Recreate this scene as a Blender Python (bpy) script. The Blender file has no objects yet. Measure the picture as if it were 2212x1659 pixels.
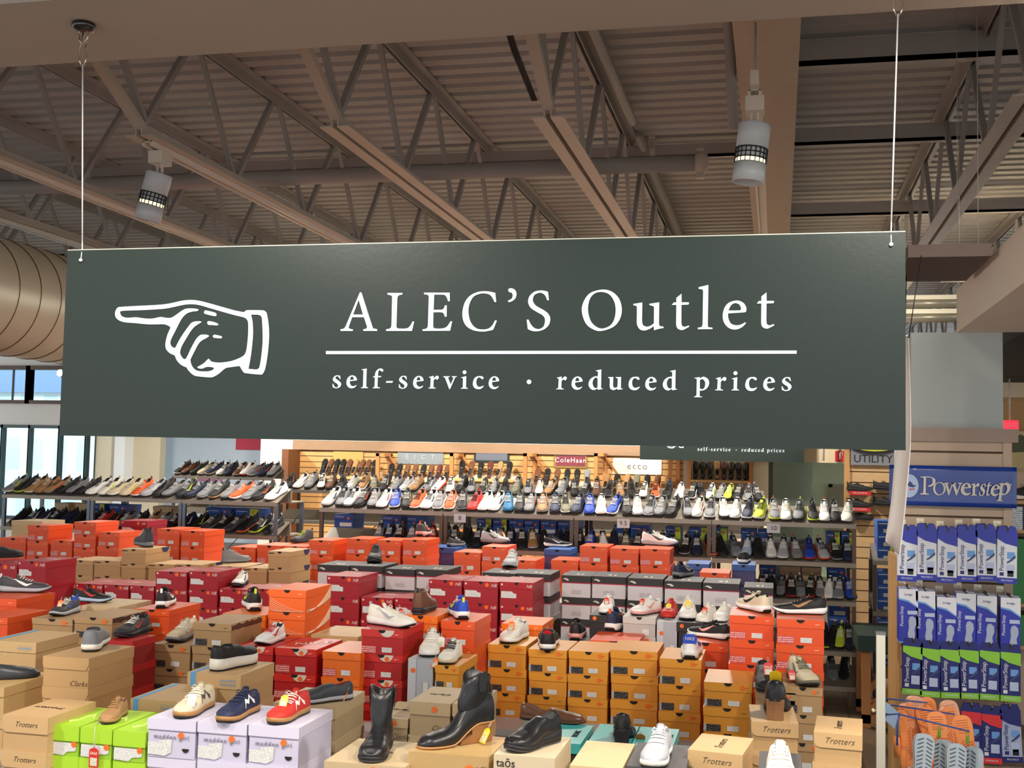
import bpy, math, random
from mathutils import Vector, Matrix
random.seed(7)
PI = math.pi
SC = bpy.context.scene
C = SC.collection
# ---------------------------------------------------------------- camera
W_, H_, F_ = 2212.0, 1659.0, 2516.0
HC = 1.8
ax = Vector((-(-9900 - W_/2), -(765 - H_/2), -F_)).normalized()
ay = Vector((1680 - W_/2, 1005 - H_/2, F_)).normalized()
ax = (ax - ay*ax.dot(ay)).normalized()
az = ax.cross(ay)
RT = Matrix((ax, ay, az))           # image-space vector (right, down, forward) -> world
cam = bpy.data.cameras.new('camera'); camo = bpy.data.objects.new('camera', cam); C.objects.link(camo)
r_, d_, f_ = RT.col[0], RT.col[1], RT.col[2]
m = Matrix((( r_[0], -d_[0], -f_[0], 0), (r_[1], -d_[1], -f_[1], 0), (r_[2], -d_[2], -f_[2], HC), (0, 0, 0, 1)))
camo.matrix_world = m
cam.sensor_width = 36; cam.lens = 36*F_/W_; cam.clip_start = .05; cam.clip_end = 200
SC.camera = camo
def ray(px, py): return RT @ Vector((px - W_/2, py - H_/2, F_))
def PY(px, py, Y): r = ray(px, py); return r*(Y/r[1]) + Vector((0, 0, HC))      # point of a view ray on the plane y=Y
def PZ(px, py, z): r = ray(px, py); return r*((z - HC)/r[2]) + Vector((0, 0, HC))  # ... at the height z
# ---------------------------------------------------------------- exposure, world
vs = SC.view_settings; vs.view_transform = 'Standard'; vs.look = 'None'; vs.exposure = 0.14; vs.gamma = 1; vs.use_curve_mapping = False
wd = bpy.data.worlds.new('world'); SC.world = wd; wd.use_nodes = True
wd.node_tree.nodes['Background'].inputs[0].default_value = (.95, .97, 1, 1)
wd.node_tree.nodes['Background'].inputs[1].default_value = 1.35
# ---------------------------------------------------------------- lamps added to light the room
def lamp(kind, loc, energy, col, rot=(0, 0, 0), parent=None, **kw):
    l = bpy.data.lights.new('lamp_light', kind); l.energy = energy; l.color = col
    for k, v in kw.items(): setattr(l, k, v)
    o = bpy.data.objects.new('lamp_light', l); C.objects.link(o); o.location = loc; o.rotation_euler = rot
    if parent: o.parent = parent
    return o
WARM = (1, .92, .82)
SPOT_W = 195
SPOTS = [  # added lamps, out of view: x, y, z, tilt of the head (deg, towards +Y)
 (-3.9, 2.2, 3.0, 20), (-1.6, 2.2, 3.0, 20), (.5, 2.2, 3.0, 20), (1.15, 3.3, 3.02, 32),
 (-5.6, 9.7, 3.2, -8), (-3.8, 9.7, 3.2, -8), (-2.0, 9.7, 3.2, -8), (-.5, 9.7, 3.2, -8), (3.4, 8.6, 2.9, 10),
 (-8.0, 12.4, 3.28, 0), (-5.5, 12.4, 3.28, 0), (-3.0, 12.4, 3.28, 0), (-.4, 12.4, 3.28, 0), (2.2, 12.0, 3.28, 0),
 (-9.6, 16.4, 3.28, 25), (-7.3, 16.4, 3.28, 25), (-5.0, 16.4, 3.28, 25), (-2.6, 16.4, 3.28, 25), (-.4, 16.4, 3.28, 25)]
# ---------------------------------------------------------------- materials
def lin(c): c = c/255.0; return c/12.92 if c <= .04045 else ((c + .055)/1.055)**2.4
MATS = {}
def mat(name, rgb, rough=.6, metal=0, var=.06, scale=9, bump=0, emit=0, trans=0, coat=0, alpha=1):
    if name in MATS: return MATS[name]
    m = bpy.data.materials.new(name); m.use_nodes = True; nt = m.node_tree; b = nt.nodes['Principled BSDF']
    col = tuple(lin(v) for v in rgb) + (1,)
    b.inputs['Base Color'].default_value = col; b.inputs['Roughness'].default_value = rough; b.inputs['Metallic'].default_value = metal
    if var:
        tc = nt.nodes.new('ShaderNodeTexCoord'); no = nt.nodes.new('ShaderNodeTexNoise'); no.inputs['Scale'].default_value = scale; no.inputs['Detail'].default_value = 4
        nt.links.new(tc.outputs['Object'], no.inputs['Vector'])
        mx = nt.nodes.new('ShaderNodeMix'); mx.data_type = 'RGBA'; nt.links.new(no.outputs['Fac'], mx.inputs[0])
        mx.inputs[6].default_value = tuple(v*(1 - var*2) for v in col[:3]) + (1,); mx.inputs[7].default_value = tuple(min(1, v*(1 + var*2)) for v in col[:3]) + (1,)
        nt.links.new(mx.outputs[2], b.inputs['Base Color'])
        if bump:
            bp = nt.nodes.new('ShaderNodeBump'); bp.inputs['Strength'].default_value = bump; bp.inputs['Distance'].default_value = .01
            nt.links.new(no.outputs['Fac'], bp.inputs['Height']); nt.links.new(bp.outputs[0], b.inputs['Normal'])
    if emit: b.inputs['Emission Color'].default_value = col; b.inputs['Emission Strength'].default_value = emit
    if trans: b.inputs['Transmission Weight'].default_value = trans
    if coat: b.inputs['Coat Weight'].default_value = coat
    if alpha < 1: b.inputs['Alpha'].default_value = alpha
    MATS[name] = m; return m
def print_mat(name, paper, ink, sx=260, sy=260, dens=.6):
    """small printed lines on a label (procedural)"""
    if name in MATS: return MATS[name]
    m = mat(name, paper, .45, var=0); nt = m.node_tree; b = nt.nodes['Principled BSDF']
    tc = nt.nodes.new('ShaderNodeTexCoord'); mp = nt.nodes.new('ShaderNodeMapping'); mp.inputs['Scale'].default_value = (sx, sx, sy)
    nt.links.new(tc.outputs['Object'], mp.inputs[0])
    vo = nt.nodes.new('ShaderNodeTexNoise'); vo.inputs['Scale'].default_value = 1.6; vo.inputs['Detail'].default_value = 1
    nt.links.new(mp.outputs[0], vo.inputs['Vector'])
    wv = nt.nodes.new('ShaderNodeTexWave'); wv.bands_direction = 'Z'; wv.inputs['Scale'].default_value = .35
    nt.links.new(mp.outputs[0], wv.inputs['Vector'])
    mu = nt.nodes.new('ShaderNodeMath'); mu.operation = 'MULTIPLY'; nt.links.new(vo.outputs['Fac'], mu.inputs[0]); nt.links.new(wv.outputs['Fac'], mu.inputs[1])
    gt = nt.nodes.new('ShaderNodeMath'); gt.operation = 'GREATER_THAN'; gt.inputs[1].default_value = dens*.6; nt.links.new(mu.outputs[0], gt.inputs[0])
    mx = nt.nodes.new('ShaderNodeMix'); mx.data_type = 'RGBA'; nt.links.new(gt.outputs[0], mx.inputs[0])
    mx.inputs[6].default_value = tuple(lin(v) for v in paper) + (1,); mx.inputs[7].default_value = tuple(lin(v) for v in ink) + (1,)
    nt.links.new(mx.outputs[2], b.inputs['Base Color']); return m
def brick_mat(name, c1, c2, mortar, scale, bw=.5, bh=.25, ms=.02, rough=.7, axis='XZ', off=.5):
    m = mat(name, c1, rough, var=0); nt = m.node_tree; b = nt.nodes['Principled BSDF']
    tc = nt.nodes.new('ShaderNodeTexCoord'); sp = nt.nodes.new('ShaderNodeSeparateXYZ'); cb = nt.nodes.new('ShaderNodeCombineXYZ')
    nt.links.new(tc.outputs['Object'], sp.inputs[0]); nt.links.new(sp.outputs[axis[0]], cb.inputs[0]); nt.links.new(sp.outputs[axis[1]], cb.inputs[1])
    br = nt.nodes.new('ShaderNodeTexBrick'); br.offset = off; br.inputs['Scale'].default_value = scale; br.inputs['Brick Width'].default_value = bw; br.inputs['Row Height'].default_value = bh; br.inputs['Mortar Size'].default_value = ms
    for i, c in ((1, c1), (2, c2), (3, mortar)): br.inputs[i].default_value = tuple(lin(v) for v in c) + (1,)
    nt.links.new(cb.outputs[0], br.inputs[0]); nt.links.new(br.outputs[0], b.inputs['Base Color']); return m
# ---------------------------------------------------------------- mesh helpers
class MB:
    def __init__(s): s.v = []; s.f = []; s.m = []; s.sm = []
    def add(s, vs_, fs, mi=0, smooth=False):
        n = len(s.v); s.v += [tuple(v) for v in vs_]
        for f in fs: s.f.append(tuple(i + n for i in f)); s.m.append(mi); s.sm.append(smooth)
        return s
    def box(s, x0, y0, z0, x1, y1, z1, mi=0):
        v = [(x0,y0,z0),(x1,y0,z0),(x1,y1,z0),(x0,y1,z0),(x0,y0,z1),(x1,y0,z1),(x1,y1,z1),(x0,y1,z1)]
        return s.add(v, [(3,2,1,0),(4,5,6,7),(0,1,5,4),(1,2,6,5),(2,3,7,6),(3,0,4,7)], mi)
    def bar(s, a, b, w, h=None, mi=0, n=4, smooth=False):
        """straight bar between two points; n=4 rectangular, else round"""
        a = Vector(a); b = Vector(b); d = (b - a).normalized(); h = w if h is None else h
        up = Vector((0, 0, 1)) if abs(d.z) < .95 else Vector((0, 1, 0))
        x = d.cross(up).normalized(); y = x.cross(d).normalized(); vs_ = []
        for p in (a, b):
            for k in range(n):
                t = 2*PI*(k + .5)/n; rr = (1/math.cos(PI/4)) if n == 4 else 1
                vs_.append(p + x*math.cos(t)*w/2*rr + y*math.sin(t)*h/2*rr)
        fs = [(k, (k+1) % n, n + (k+1) % n, n + k) for k in range(n)] + [tuple(range(n))[::-1], tuple(range(n, 2*n))]
        return s.add(vs_, fs, mi, smooth and n > 4)
    def tube(s, pts, r, n=8, mi=0, closed=False):
        pts = [Vector(p) for p in pts]; N = len(pts); vs_ = []; prev = None
        for i, p in enumerate(pts):
            d = ((pts[(i+1) % N] if (closed or i < N-1) else p) - (pts[i-1] if (closed or i > 0) else p)).normalized()
            x = d.orthogonal().normalized() if prev is None else (prev - d*prev.dot(d)).normalized()
            prev = x; y = d.cross(x); rr = r[i] if isinstance(r, (list, tuple)) else r
            for k in range(n): t = 2*PI*k/n; vs_.append(p + (x*math.cos(t) + y*math.sin(t))*rr)
        fs = []
        for i in range(N if closed else N-1):
            for k in range(n): j = (i+1) % N; fs.append((i*n+k, i*n+(k+1) % n, j*n+(k+1) % n, j*n+k))
        if not closed: fs += [tuple(range(n))[::-1], tuple(range((N-1)*n, N*n))]
        return s.add(vs_, fs, mi, True)
    def lathe(s, prof, c=(0, 0, 0), n=20, mi=0, axis='Z'):
        vs_ = []
        for r, z in prof:
            for k in range(n):
                t = 2*PI*k/n; a, b = r*math.cos(t), r*math.sin(t)
                p = {'Z': (a, b, z), 'Y': (a, z, -b), 'X': (z, a, b)}[axis]; vs_.append((p[0]+c[0], p[1]+c[1], p[2]+c[2]))
        fs = [(i*n+k, i*n+(k+1) % n, (i+1)*n+(k+1) % n, (i+1)*n+k) for i in range(len(prof)-1) for k in range(n)]
        fs += [tuple(range(n))[::-1], tuple(range((len(prof)-1)*n, len(prof)*n))]
        return s.add(vs_, fs, mi, True)
    def prism(s, poly, y0, y1, mi=0, plane='XZ'):
        """polygon (x,z) extruded in y between y0 and y1 (or (x,y) in z when plane='XY', (y,z) in x when 'YZ')"""
        n = len(poly)
        f = {'XZ': lambda a, b, t: (a, t, b), 'XY': lambda a, b, t: (a, b, t), 'YZ': lambda a, b, t: (t, a, b)}[plane]
        vs_ = [f(a, b, y0) for a, b in poly] + [f(a, b, y1) for a, b in poly]
        return s.add(vs_, [tuple(range(n)), tuple(range(n, 2*n))[::-1]] + [(k, n+k, n+(k+1) % n, (k+1) % n) for k in range(n)], mi)
    def loft(s, rings, mi=0, cap=True, closed=True, smooth=True):
        n = len(rings[0]); vs_ = [p for r in rings for p in r]; fs = []
        for i in range(len(rings)-1):
            for k in range(n if closed else n-1): fs.append((i*n+k, i*n+(k+1) % n, (i+1)*n+(k+1) % n, (i+1)*n+k))
        if cap: fs += [tuple(range(n))[::-1], tuple(range((len(rings)-1)*n, len(rings)*n))]
        return s.add(vs_, fs, mi, smooth)
    def mesh(s, name):
        me = bpy.data.meshes.new(name); me.from_pydata(s.v, [], s.f)
        me.polygons.foreach_set('material_index', s.m); me.polygons.foreach_set('use_smooth', s.sm); me.update(); return me
    def obj(s, name, mats, parent=None, loc=None, recalc=True):
        me = s.mesh(name)
        if recalc:
            import bmesh
            bm = bmesh.new(); bm.from_mesh(me); bmesh.ops.recalc_face_normals(bm, faces=bm.faces); bm.to_mesh(me); bm.free()
        return mobj(name, me, mats, parent, loc)
def mobj(name, me, mats, parent=None, loc=None, rot=None):
    if not isinstance(mats, (list, tuple)): mats = [mats]
    while len(me.materials) < len(mats): me.materials.append(None)
    o = bpy.data.objects.new(name, me); C.objects.link(o)
    for i, m_ in enumerate(mats): o.material_slots[i].link = 'OBJECT'; o.material_slots[i].material = m_
    if parent: o.parent = parent
    if loc is not None: o.location = loc
    if rot is not None: o.rotation_euler = rot
    return o
def tag(o, label, cat, group=None, kind=None):
    if label: o['label'] = label
    if cat: o['category'] = cat
    if group: o['group'] = group
    if kind: o['kind'] = kind
    return o
def thing(name, label, cat, loc=(0, 0, 0), rz=0, group=None):
    o = bpy.data.objects.new(name, None); o.empty_display_size = .05; C.objects.link(o); o.location = loc; o.rotation_euler = (0, 0, rz)
    return tag(o, label, cat, group)
def struct(name, mb, mats): o = mb.obj(name, mats); o['kind'] = 'structure'; return o
def copy_tree(o, parent=None):
    c = o.copy(); C.objects.link(c)
    if parent: c.parent = parent
    for ch in list(o.children): copy_tree(ch, c)
    return c
ORD = ['first', 'second', 'third', 'fourth', 'fifth', 'sixth', 'seventh', 'eighth', 'ninth', 'tenth', 'eleventh', 'twelfth', 'thirteenth', 'fourteenth', 'fifteenth', 'sixteenth', 'seventeenth', 'eighteenth', 'nineteenth', 'twentieth']
def ordn(i):
    if i < 20: return ORD[i]
    t = {2: 'twenty', 3: 'thirty', 4: 'forty', 5: 'fifty'}[(i+1)//10]; u = (i+1) % 10
    return t[:-1] + 'ieth' if u == 0 else t + '-' + ORD[u-1]
# ---------------------------------------------------------------- lettering
def text_mesh(txt, size, shear=0, depth=.0006, spacing=1.0, align='CENTER', cache={}):
    key = (txt, size, shear, depth, spacing, align)
    if key in cache: return cache[key]
    cu = bpy.data.curves.new('t', 'FONT'); cu.body = txt; cu.size = size; cu.shear = shear; cu.extrude = depth; cu.space_character = spacing; cu.offset = -size*.022 if shear >= .35 else 0
    cu.align_x = align; cu.align_y = 'CENTER'; cu.resolution_u = 3
    to = bpy.data.objects.new('t', cu); C.objects.link(to); dg = bpy.context.evaluated_depsgraph_get()
    me = bpy.data.meshes.new_from_object(to.evaluated_get(dg)); bpy.data.objects.remove(to)
    me.transform(Matrix.Rotation(PI/2, 4, 'X')); me.name = 'lettering'; cache[key] = me; return me
def smooth_contour(pts, seg=5):
    """pts: list of (x, y, corner); Catmull-Rom through smooth points, straight between corners"""
    n = len(pts); out = []
    for i in range(n):
        p1, p2 = pts[i], pts[(i+1) % n]; out.append((p1[0], p1[1]))
        if p1[2] and p2[2]: continue
        p0 = p1 if p1[2] else pts[i-1]; p3 = p2 if p2[2] else pts[(i+2) % n]
        for k in range(1, seg):
            t = k/seg; t2 = t*t; t3 = t2*t
            out.append(tuple(.5*((2*p1[a]) + (-p0[a]+p2[a])*t + (2*p0[a]-5*p1[a]+4*p2[a]-p3[a])*t2 + (-p0[a]+3*p1[a]-3*p2[a]+p3[a])*t3) for a in (0, 1)))
    return out
def parse(s):
    out = []
    for tk in s.split():
        c = tk.endswith('*'); x, y = tk.rstrip('*').split(','); out.append((float(x), float(y), c))
    return out
def fill_mesh(contours, depth, name='lettering'):
    """flat shape from contours of (x, z) with holes, front face towards -Y"""
    cu = bpy.data.curves.new('c', 'CURVE'); cu.dimensions = '2D'; cu.fill_mode = 'BOTH'; cu.extrude = depth
    for ct in contours:
        sp = cu.splines.new('POLY'); sp.points.add(len(ct)-1); sp.use_cyclic_u = True
        for i, (x, z) in enumerate(ct): sp.points[i].co = (x, z, 0, 1)
    to = bpy.data.objects.new('c', cu); C.objects.link(to); dg = bpy.context.evaluated_depsgraph_get()
    me = bpy.data.meshes.new_from_object(to.evaluated_get(dg)); bpy.data.objects.remove(to)
    me.transform(Matrix.Rotation(PI/2, 4, 'X')); me.name = name; return me
# serif letters as drawn on the sign: contours in units of the traced drawing
GL = {
'A': ['440,205 458,198 474,210* 690,880 720,915 785,935* 785,968* 508,968* 508,935* 560,925 583,895* 583,880* 522,695* 288,695* 222,880 222,905 240,925 302,938* 302,968* 55,968* 55,935* 120,920 155,880* 430,225*', '418,352* 502,642* 305,642*'],
'L': ['990,212* 1288,212* 1288,242* 1215,262 1190,300 1185,340* 1168,870* 1178,905 1220,920 1340,920 1400,905 1445,860 1490,778* 1520,782* 1478,968* 963,968* 963,935* 1030,922 1062,890 1070,830* 1082,320* 1080,285 1060,262 990,242*'],
'E': ['1718,205* 2228,205* 2232,375* 2195,378* 2178,320 2140,262 2080,247 1920,247* 1908,548* 2060,545 2110,520 2132,460* 2170,460* 2168,685* 2130,685* 2110,625 2060,598 1905,598* 1898,860* 1910,905 1960,920 2080,918 2160,890 2205,840 2245,775* 2277,778* 2238,965* 1688,968* 1688,935* 1750,925 1785,895 1795,840* 1812,300* 1808,270 1780,248 1720,240*'],
'C': ['1015,210* 900,185 800,178 660,195 510,270 410,400 362,590 378,760 450,880 580,955 750,982 880,968 975,945* 1047,765* 1012,755* 960,850 890,915 780,938 640,915 530,800 482,610 500,440 580,290 700,232 800,222 900,245 960,310 1000,395* 1035,392*'],
"'": ['1272,160 1285,130 1330,118 1400,145 1437,220 1420,310 1360,370 1290,395 1268,372 1300,350 1345,320 1362,260 1345,215 1290,190'],
'S': ['2065,190* 2000,170 1910,163 1790,190 1695,280 1668,390 1700,480 1760,540 1860,600 1960,660 2005,740 1985,860 1930,915 1860,930 1780,900 1720,830 1675,740* 1640,745* 1662,930* 1740,965 1850,975 1980,940 2080,850 2110,730 2085,650 2020,580 1900,510 1820,460 1770,390 1765,320 1800,250 1900,208 1980,235 2020,285 2050,362* 2083,355*'],
'O': ['570,145 760,190 900,330 953,540 910,740 780,890 540,970 370,930 230,810 155,570 200,370 330,210', '545,192 700,240 800,380 830,560 800,740 720,860 570,920 440,880 330,760 280,550 310,350 400,230'],
'U': ['1180,430* 1360,402* 1355,760* 1370,840 1420,878 1500,875 1590,820* 1593,500 1580,480 1500,450* 1500,428* 1697,398* 1692,820* 1710,870 1780,880* 1785,910* 1700,925 1592,957* 1588,875* 1500,930 1400,960 1310,935 1258,850 1250,760* 1252,500 1230,470 1185,458*'],
'T': ['205,228* 207,398* 350,398* 355,420 340,445* 205,450* 202,800* 215,860 250,882 300,878 348,858* 360,885* 250,942 200,950 140,930 105,880 98,800* 102,450* 12,450* 50,402* 102,398* 102,310*'],
'K': ['740,52* 728,840* 740,890 820,902* 822,932* 530,935* 532,902* 600,890 622,850 625,800* 635,180* 620,145 545,132* 545,98*'],
'X': ['1495,560 1480,590 1440,600* 1130,620* 1140,720 1190,820 1290,855 1390,840 1470,795* 1490,815* 1400,900 1270,942 1140,905 1050,800 1025,660 1060,510 1150,405 1310,362 1430,405 1490,490', '1140,562* 1370,560* 1385,545 1385,500 1350,440 1270,415 1190,460'],
's': ['262,335* 200,325 140,345 102,400 105,440 140,480 200,520 220,555 210,590 180,600 140,585 105,515* 93,520* 95,595* 140,615 180,622 250,600 287,540 275,490 220,440 170,405 160,375 180,350 210,350 240,375 262,415* 275,410*'],
'e': ['645,440* 485,460* 490,520 520,560 560,572 600,565 630,545* 638,558* 600,600 530,622 460,600 415,540 410,470 430,400 480,345 545,325 610,350 645,405', '488,430* 575,425* 570,385 540,352 505,375'],
'l': ['868,170* 858,560* 865,590 898,600* 895,618* 740,618* 742,600* 780,590 785,560* 795,220* 790,208 758,205* 758,190*'],
'f': ['1245,210 1240,235 1220,245 1190,225 1160,210 1135,240 1125,340* 1200,340* 1195,368* 1122,370* 1115,560* 1120,590 1170,600* 1168,620* 1008,620* 1010,602* 1040,592 1048,560* 1055,370* 1012,368* 1020,350 1060,338* 1065,270 1110,200 1180,168 1225,180'],
'-': ['1318,455* 1465,455* 1455,495* 1305,495*'],
'r': ['390,335* 390,400* 430,355 465,335 500,350 505,390 470,425 430,405 390,440* 385,580* 395,600 438,610* 435,628* 270,625* 272,608* 310,600 315,570* 325,400* 320,385 285,375* 287,362*'],
'v': ['610,348* 752,345* 755,362* 725,372 725,400* 780,530* 835,400* 835,380 805,362* 805,345* 915,345* 915,362* 880,375 865,410* 765,640* 745,640* 660,410* 645,380 612,365*'],
'i': ['1132,343* 1125,580* 1135,605 1168,612* 1165,632* 1010,630* 1012,612* 1045,605 1055,575* 1058,410* 1055,392 1020,385* 1022,370*', '1093,212 1124,225 1137,256 1124,287 1093,300 1062,287 1049,256 1062,225'],
'c': ['1525,390 1510,412 1490,412 1455,385 1415,375 1375,410 1360,480 1380,560 1420,585 1470,580 1525,560* 1530,575* 1480,625 1410,642 1330,620 1285,550 1290,460 1330,380 1400,345 1480,345 1515,365'],
'd': ['833,138* 828,430* 835,450 860,455* 860,462* 775,475* 770,450* 715,478 660,460 625,410 625,350 660,290 720,255 775,250* 778,190* 770,172 742,165* 745,155*', '772,290* 740,272 700,310 688,370 710,430 745,445 770,430*'],
'u': ['945,265* 1030,262* 1025,400* 1035,430 1065,440 1098,425* 1103,300* 1095,285 1068,278* 1070,265* 1158,262* 1155,430* 1160,450 1187,455* 1185,465* 1100,475* 1095,455* 1035,480 985,460 970,420* 972,300* 965,285 945,280*'],
'p': ['425,283* 425,310* 470,282 510,282 570,320 590,390 560,470 500,515 440,525 423,518* 422,600* 430,625 468,632* 465,642* 322,640* 325,628* 358,615 365,590* 370,330* 362,315 330,308* 332,298*', '425,340* 460,322 500,340 520,400 505,470 470,498 435,490 425,480*'],
'.': ['0,-16 11,-11 16,0 11,11 0,16 -11,11 -16,0 -11,-11'],
}
# (glyph, image x of the left side, image y of the baseline, x scale, y scale, x of glyph's left, y of glyph's bottom)
def glyph(g, x, y, sx, sy, gx=None, gy=None):
    out = []; cs = [parse(c) for c in GL[g]]
    if gx is None: gx = min(p[0] for p in cs[0])
    if gy is None: gy = max(p[1] for p in cs[0])
    for c in cs: out.append([(x + (a-gx)*sx, y + (b-gy)*sy) for a, b in smooth_contour(c)])
    return out
# ================================================================ the hanging sign
M_SIGN = mat('sign_board_green_black', (30, 39, 36), .34, var=.04, scale=60, bump=.03)
M_SIGNW = mat('sign_lettering_white', (170, 182, 193), .5, var=0)
YS = 3.15
M_SIGN.node_tree.nodes['Principled BSDF'].inputs['Specular IOR Level'].default_value = .3
a = 1/9.217; b = 1/10.533; c_ = 1/7.628; d = 1/8.193
LET = []
for g in 'ALE': LET.append(glyph(g, 730, 610, a, a, 0, 0))
for g in "C'S": LET.append(glyph(g, 960, 610, a, a, 0, 0))
for g in 'OU': LET.append(glyph(g, 1240, 610, a, a, 0, 0))
for g in 'TKX': LET.append(glyph(g, 1450, 610, a, a, 0, 0))
LET += [glyph('T', 1450 + 1692*a, 610 - 28*a, a, a, 0, 0)]
for g in 'self-': LET.append(glyph(g, 710, 780, b, b, 0, 0))
LET += [glyph('s', 710 + 1507*b, 780 + 10*b, b, b, 0, 0), glyph('e', 710 + 1515*b, 780 + 12*b, b, b, 0, 0)]
for g in 'rvic': LET.append(glyph(g, 900, 780, b, b, 0, 0))
LET += [glyph('e', 900 + 1233*b, 780 + 20*b, b, b, 0, 0)]
LET += [glyph('.', 1143, 825, .32, .32, 0, 0)]
LET += [glyph('r', 1201.8, 841.4, b*1.01, b*1.01), glyph('e', 1235, 842.3, b*1.05, b*1.03)]
for g in 'du': LET.append(glyph(g, 1190, 780, c_, c_, 0, 0))
LET += [glyph('c', 1358.2, 843.2, b*1.03, b*1.03), glyph('e', 1394.1, 843.8, b*1.08, b*1.05)]
LET += [glyph('d', 1190 + 1223*c_, 780 + 8*c_, c_, c_, 0, 0)]
LET += [glyph('p', 1460, 780, d, d, 0, 0), glyph('r', 1544.8, 843.7, b*1.08, b*1.05), glyph('i', 1580.2, 843.7, b*1.08, b*1.05)]
LET += [glyph('c', 1610.1, 844.9, b*1.09, b*1.07), glyph('e', 1648.8, 844.9, b*1.12, b*1.08), glyph('s', 1688.6, 845, b*1.15, b*1.08)]
RULE = [[(704.5, 758.4), (1721, 757.4), (1721, 764.4), (704.5, 765.2)]]
HAND = ['150,220 110,260 85,330 95,410 140,465 220,505 330,525 480,535 600,548 750,560 900,560 1060,560 1150,590 1185,625 1160,690 1120,790 1088,940 1100,1050 1170,1130 1275,1180* 1310,1270 1380,1350 1450,1395 1505,1415* 1555,1490 1655,1575 1775,1600 1975,1615 2055,1600 2155,1540 2275,1440 2375,1415 2565,1390* 2605,1460 2645,1515 2705,1535 2975,1560 3025,1540 3075,1430 3125,1130 3150,800 3140,560 3105,350 3075,305 3005,280 2715,278 2690,290 2645,318* 2475,285 2275,230 1975,145 1775,95 1625,75 1475,82 1350,105 1150,148 950,172 600,190 350,203 200,213',
 '185,340 185,310 220,295 350,285 600,278 900,262 1100,245 1300,205 1475,168 1625,160 1775,180 1975,238 2275,325 2475,380 2655,425 2715,475 2735,560 2730,800 2705,1030 2675,1140 2625,1195 2515,1250 2375,1295 2195,1320 2075,1315 1995,1295 1950,1245* 1915,1270 1855,1330 1775,1380 1715,1412* 1765,1440 1835,1437 1905,1410 1995,1410 2050,1430 2035,1462 1955,1492 1855,1497 1755,1490 1675,1460 1615,1390 1587,1300 1595,1240 1675,1080 1745,950 1815,880 1895,838 1957,795* 1915,768 1815,765 1765,785 1695,860 1595,1040 1535,1170 1495,1240 1470,1252 1430,1235 1385,1160 1380,1100 1420,980 1550,760 1595,690 1675,600 1810,515* 1765,498 1665,505 1595,540 1540,610 1460,720 1370,860 1290,1015* 1270,1030 1210,1000 1185,940 1200,860 1290,680 1380,500 1450,400 1530,335 1630,305 1720,295 1750,270* 1700,250 1600,243 1500,250 1420,285 1300,370 1210,425 1120,432 1000,412* 930,425 850,442 760,448 650,440 500,420 350,430 270,420 210,390',
 '2790,365* 2915,368 2975,385 3005,430 3015,550 3023,750 3020,950 2995,1200 2965,1380 2945,1435 2895,1460* 2740,1445* 2785,1200 2815,950 2830,750 2825,550 2810,450',
 '1855,325 1875,285 1915,288 2035,315 2090,340 2103,380 2075,397 1975,378 1875,350', '1920,520 1945,497 2015,505 2095,530 2140,560 2115,582 2025,575 1940,568', '2030,795 2055,768 2115,775 2195,795 2213,820 2190,840 2115,835 2050,825']
HANDC = [[(240 + x/9.217, 640 + y/9.217) for x, y in smooth_contour(parse(h))] for h in HAND]
def on_sign(cs, org):
    out = []
    for ct in cs: out.append([((PY(x, y, YS) - org).x, (PY(x, y, YS) - org).z) for x, y in ct])
    return out
SX0, SX1, SZ0, SZ1 = PY(146, 540, YS).x, PY(1956, 500, YS).x, PY(1000, 956, YS).z, PY(1000, 521, YS).z
sorg = Vector(((SX0+SX1)/2, YS, SZ0))
sign = thing('hanging_sign', 'large dark green hanging sign with white pointing hand, nearest of the two', 'sign', sorg)
MB().box(SX0-sorg.x, 0, 0, SX1-sorg.x, .012, SZ1-SZ0).obj('board', M_SIGN, sign)
T_EDGE = MB(); T_EDGE.box(SX0-sorg.x, -.0004, SZ1-SZ0-.0015, SX1-sorg.x, .0125, SZ1-SZ0+.0012); T_EDGE.obj('edge_strip', mat('sign_edge_pale', (150, 152, 140), .4), sign)
for g_ in LET: mobj('letter', fill_mesh(on_sign(g_, sorg), .0008), M_SIGNW, sign, (0, -.001, 0))
mobj('rule_line', fill_mesh(on_sign(RULE, sorg), .0008), M_SIGNW, sign, (0, -.001, 0))
mobj('pointing_hand', fill_mesh(on_sign(HANDC, sorg), .0008), M_SIGNW, sign, (0, -.001, 0))
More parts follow.
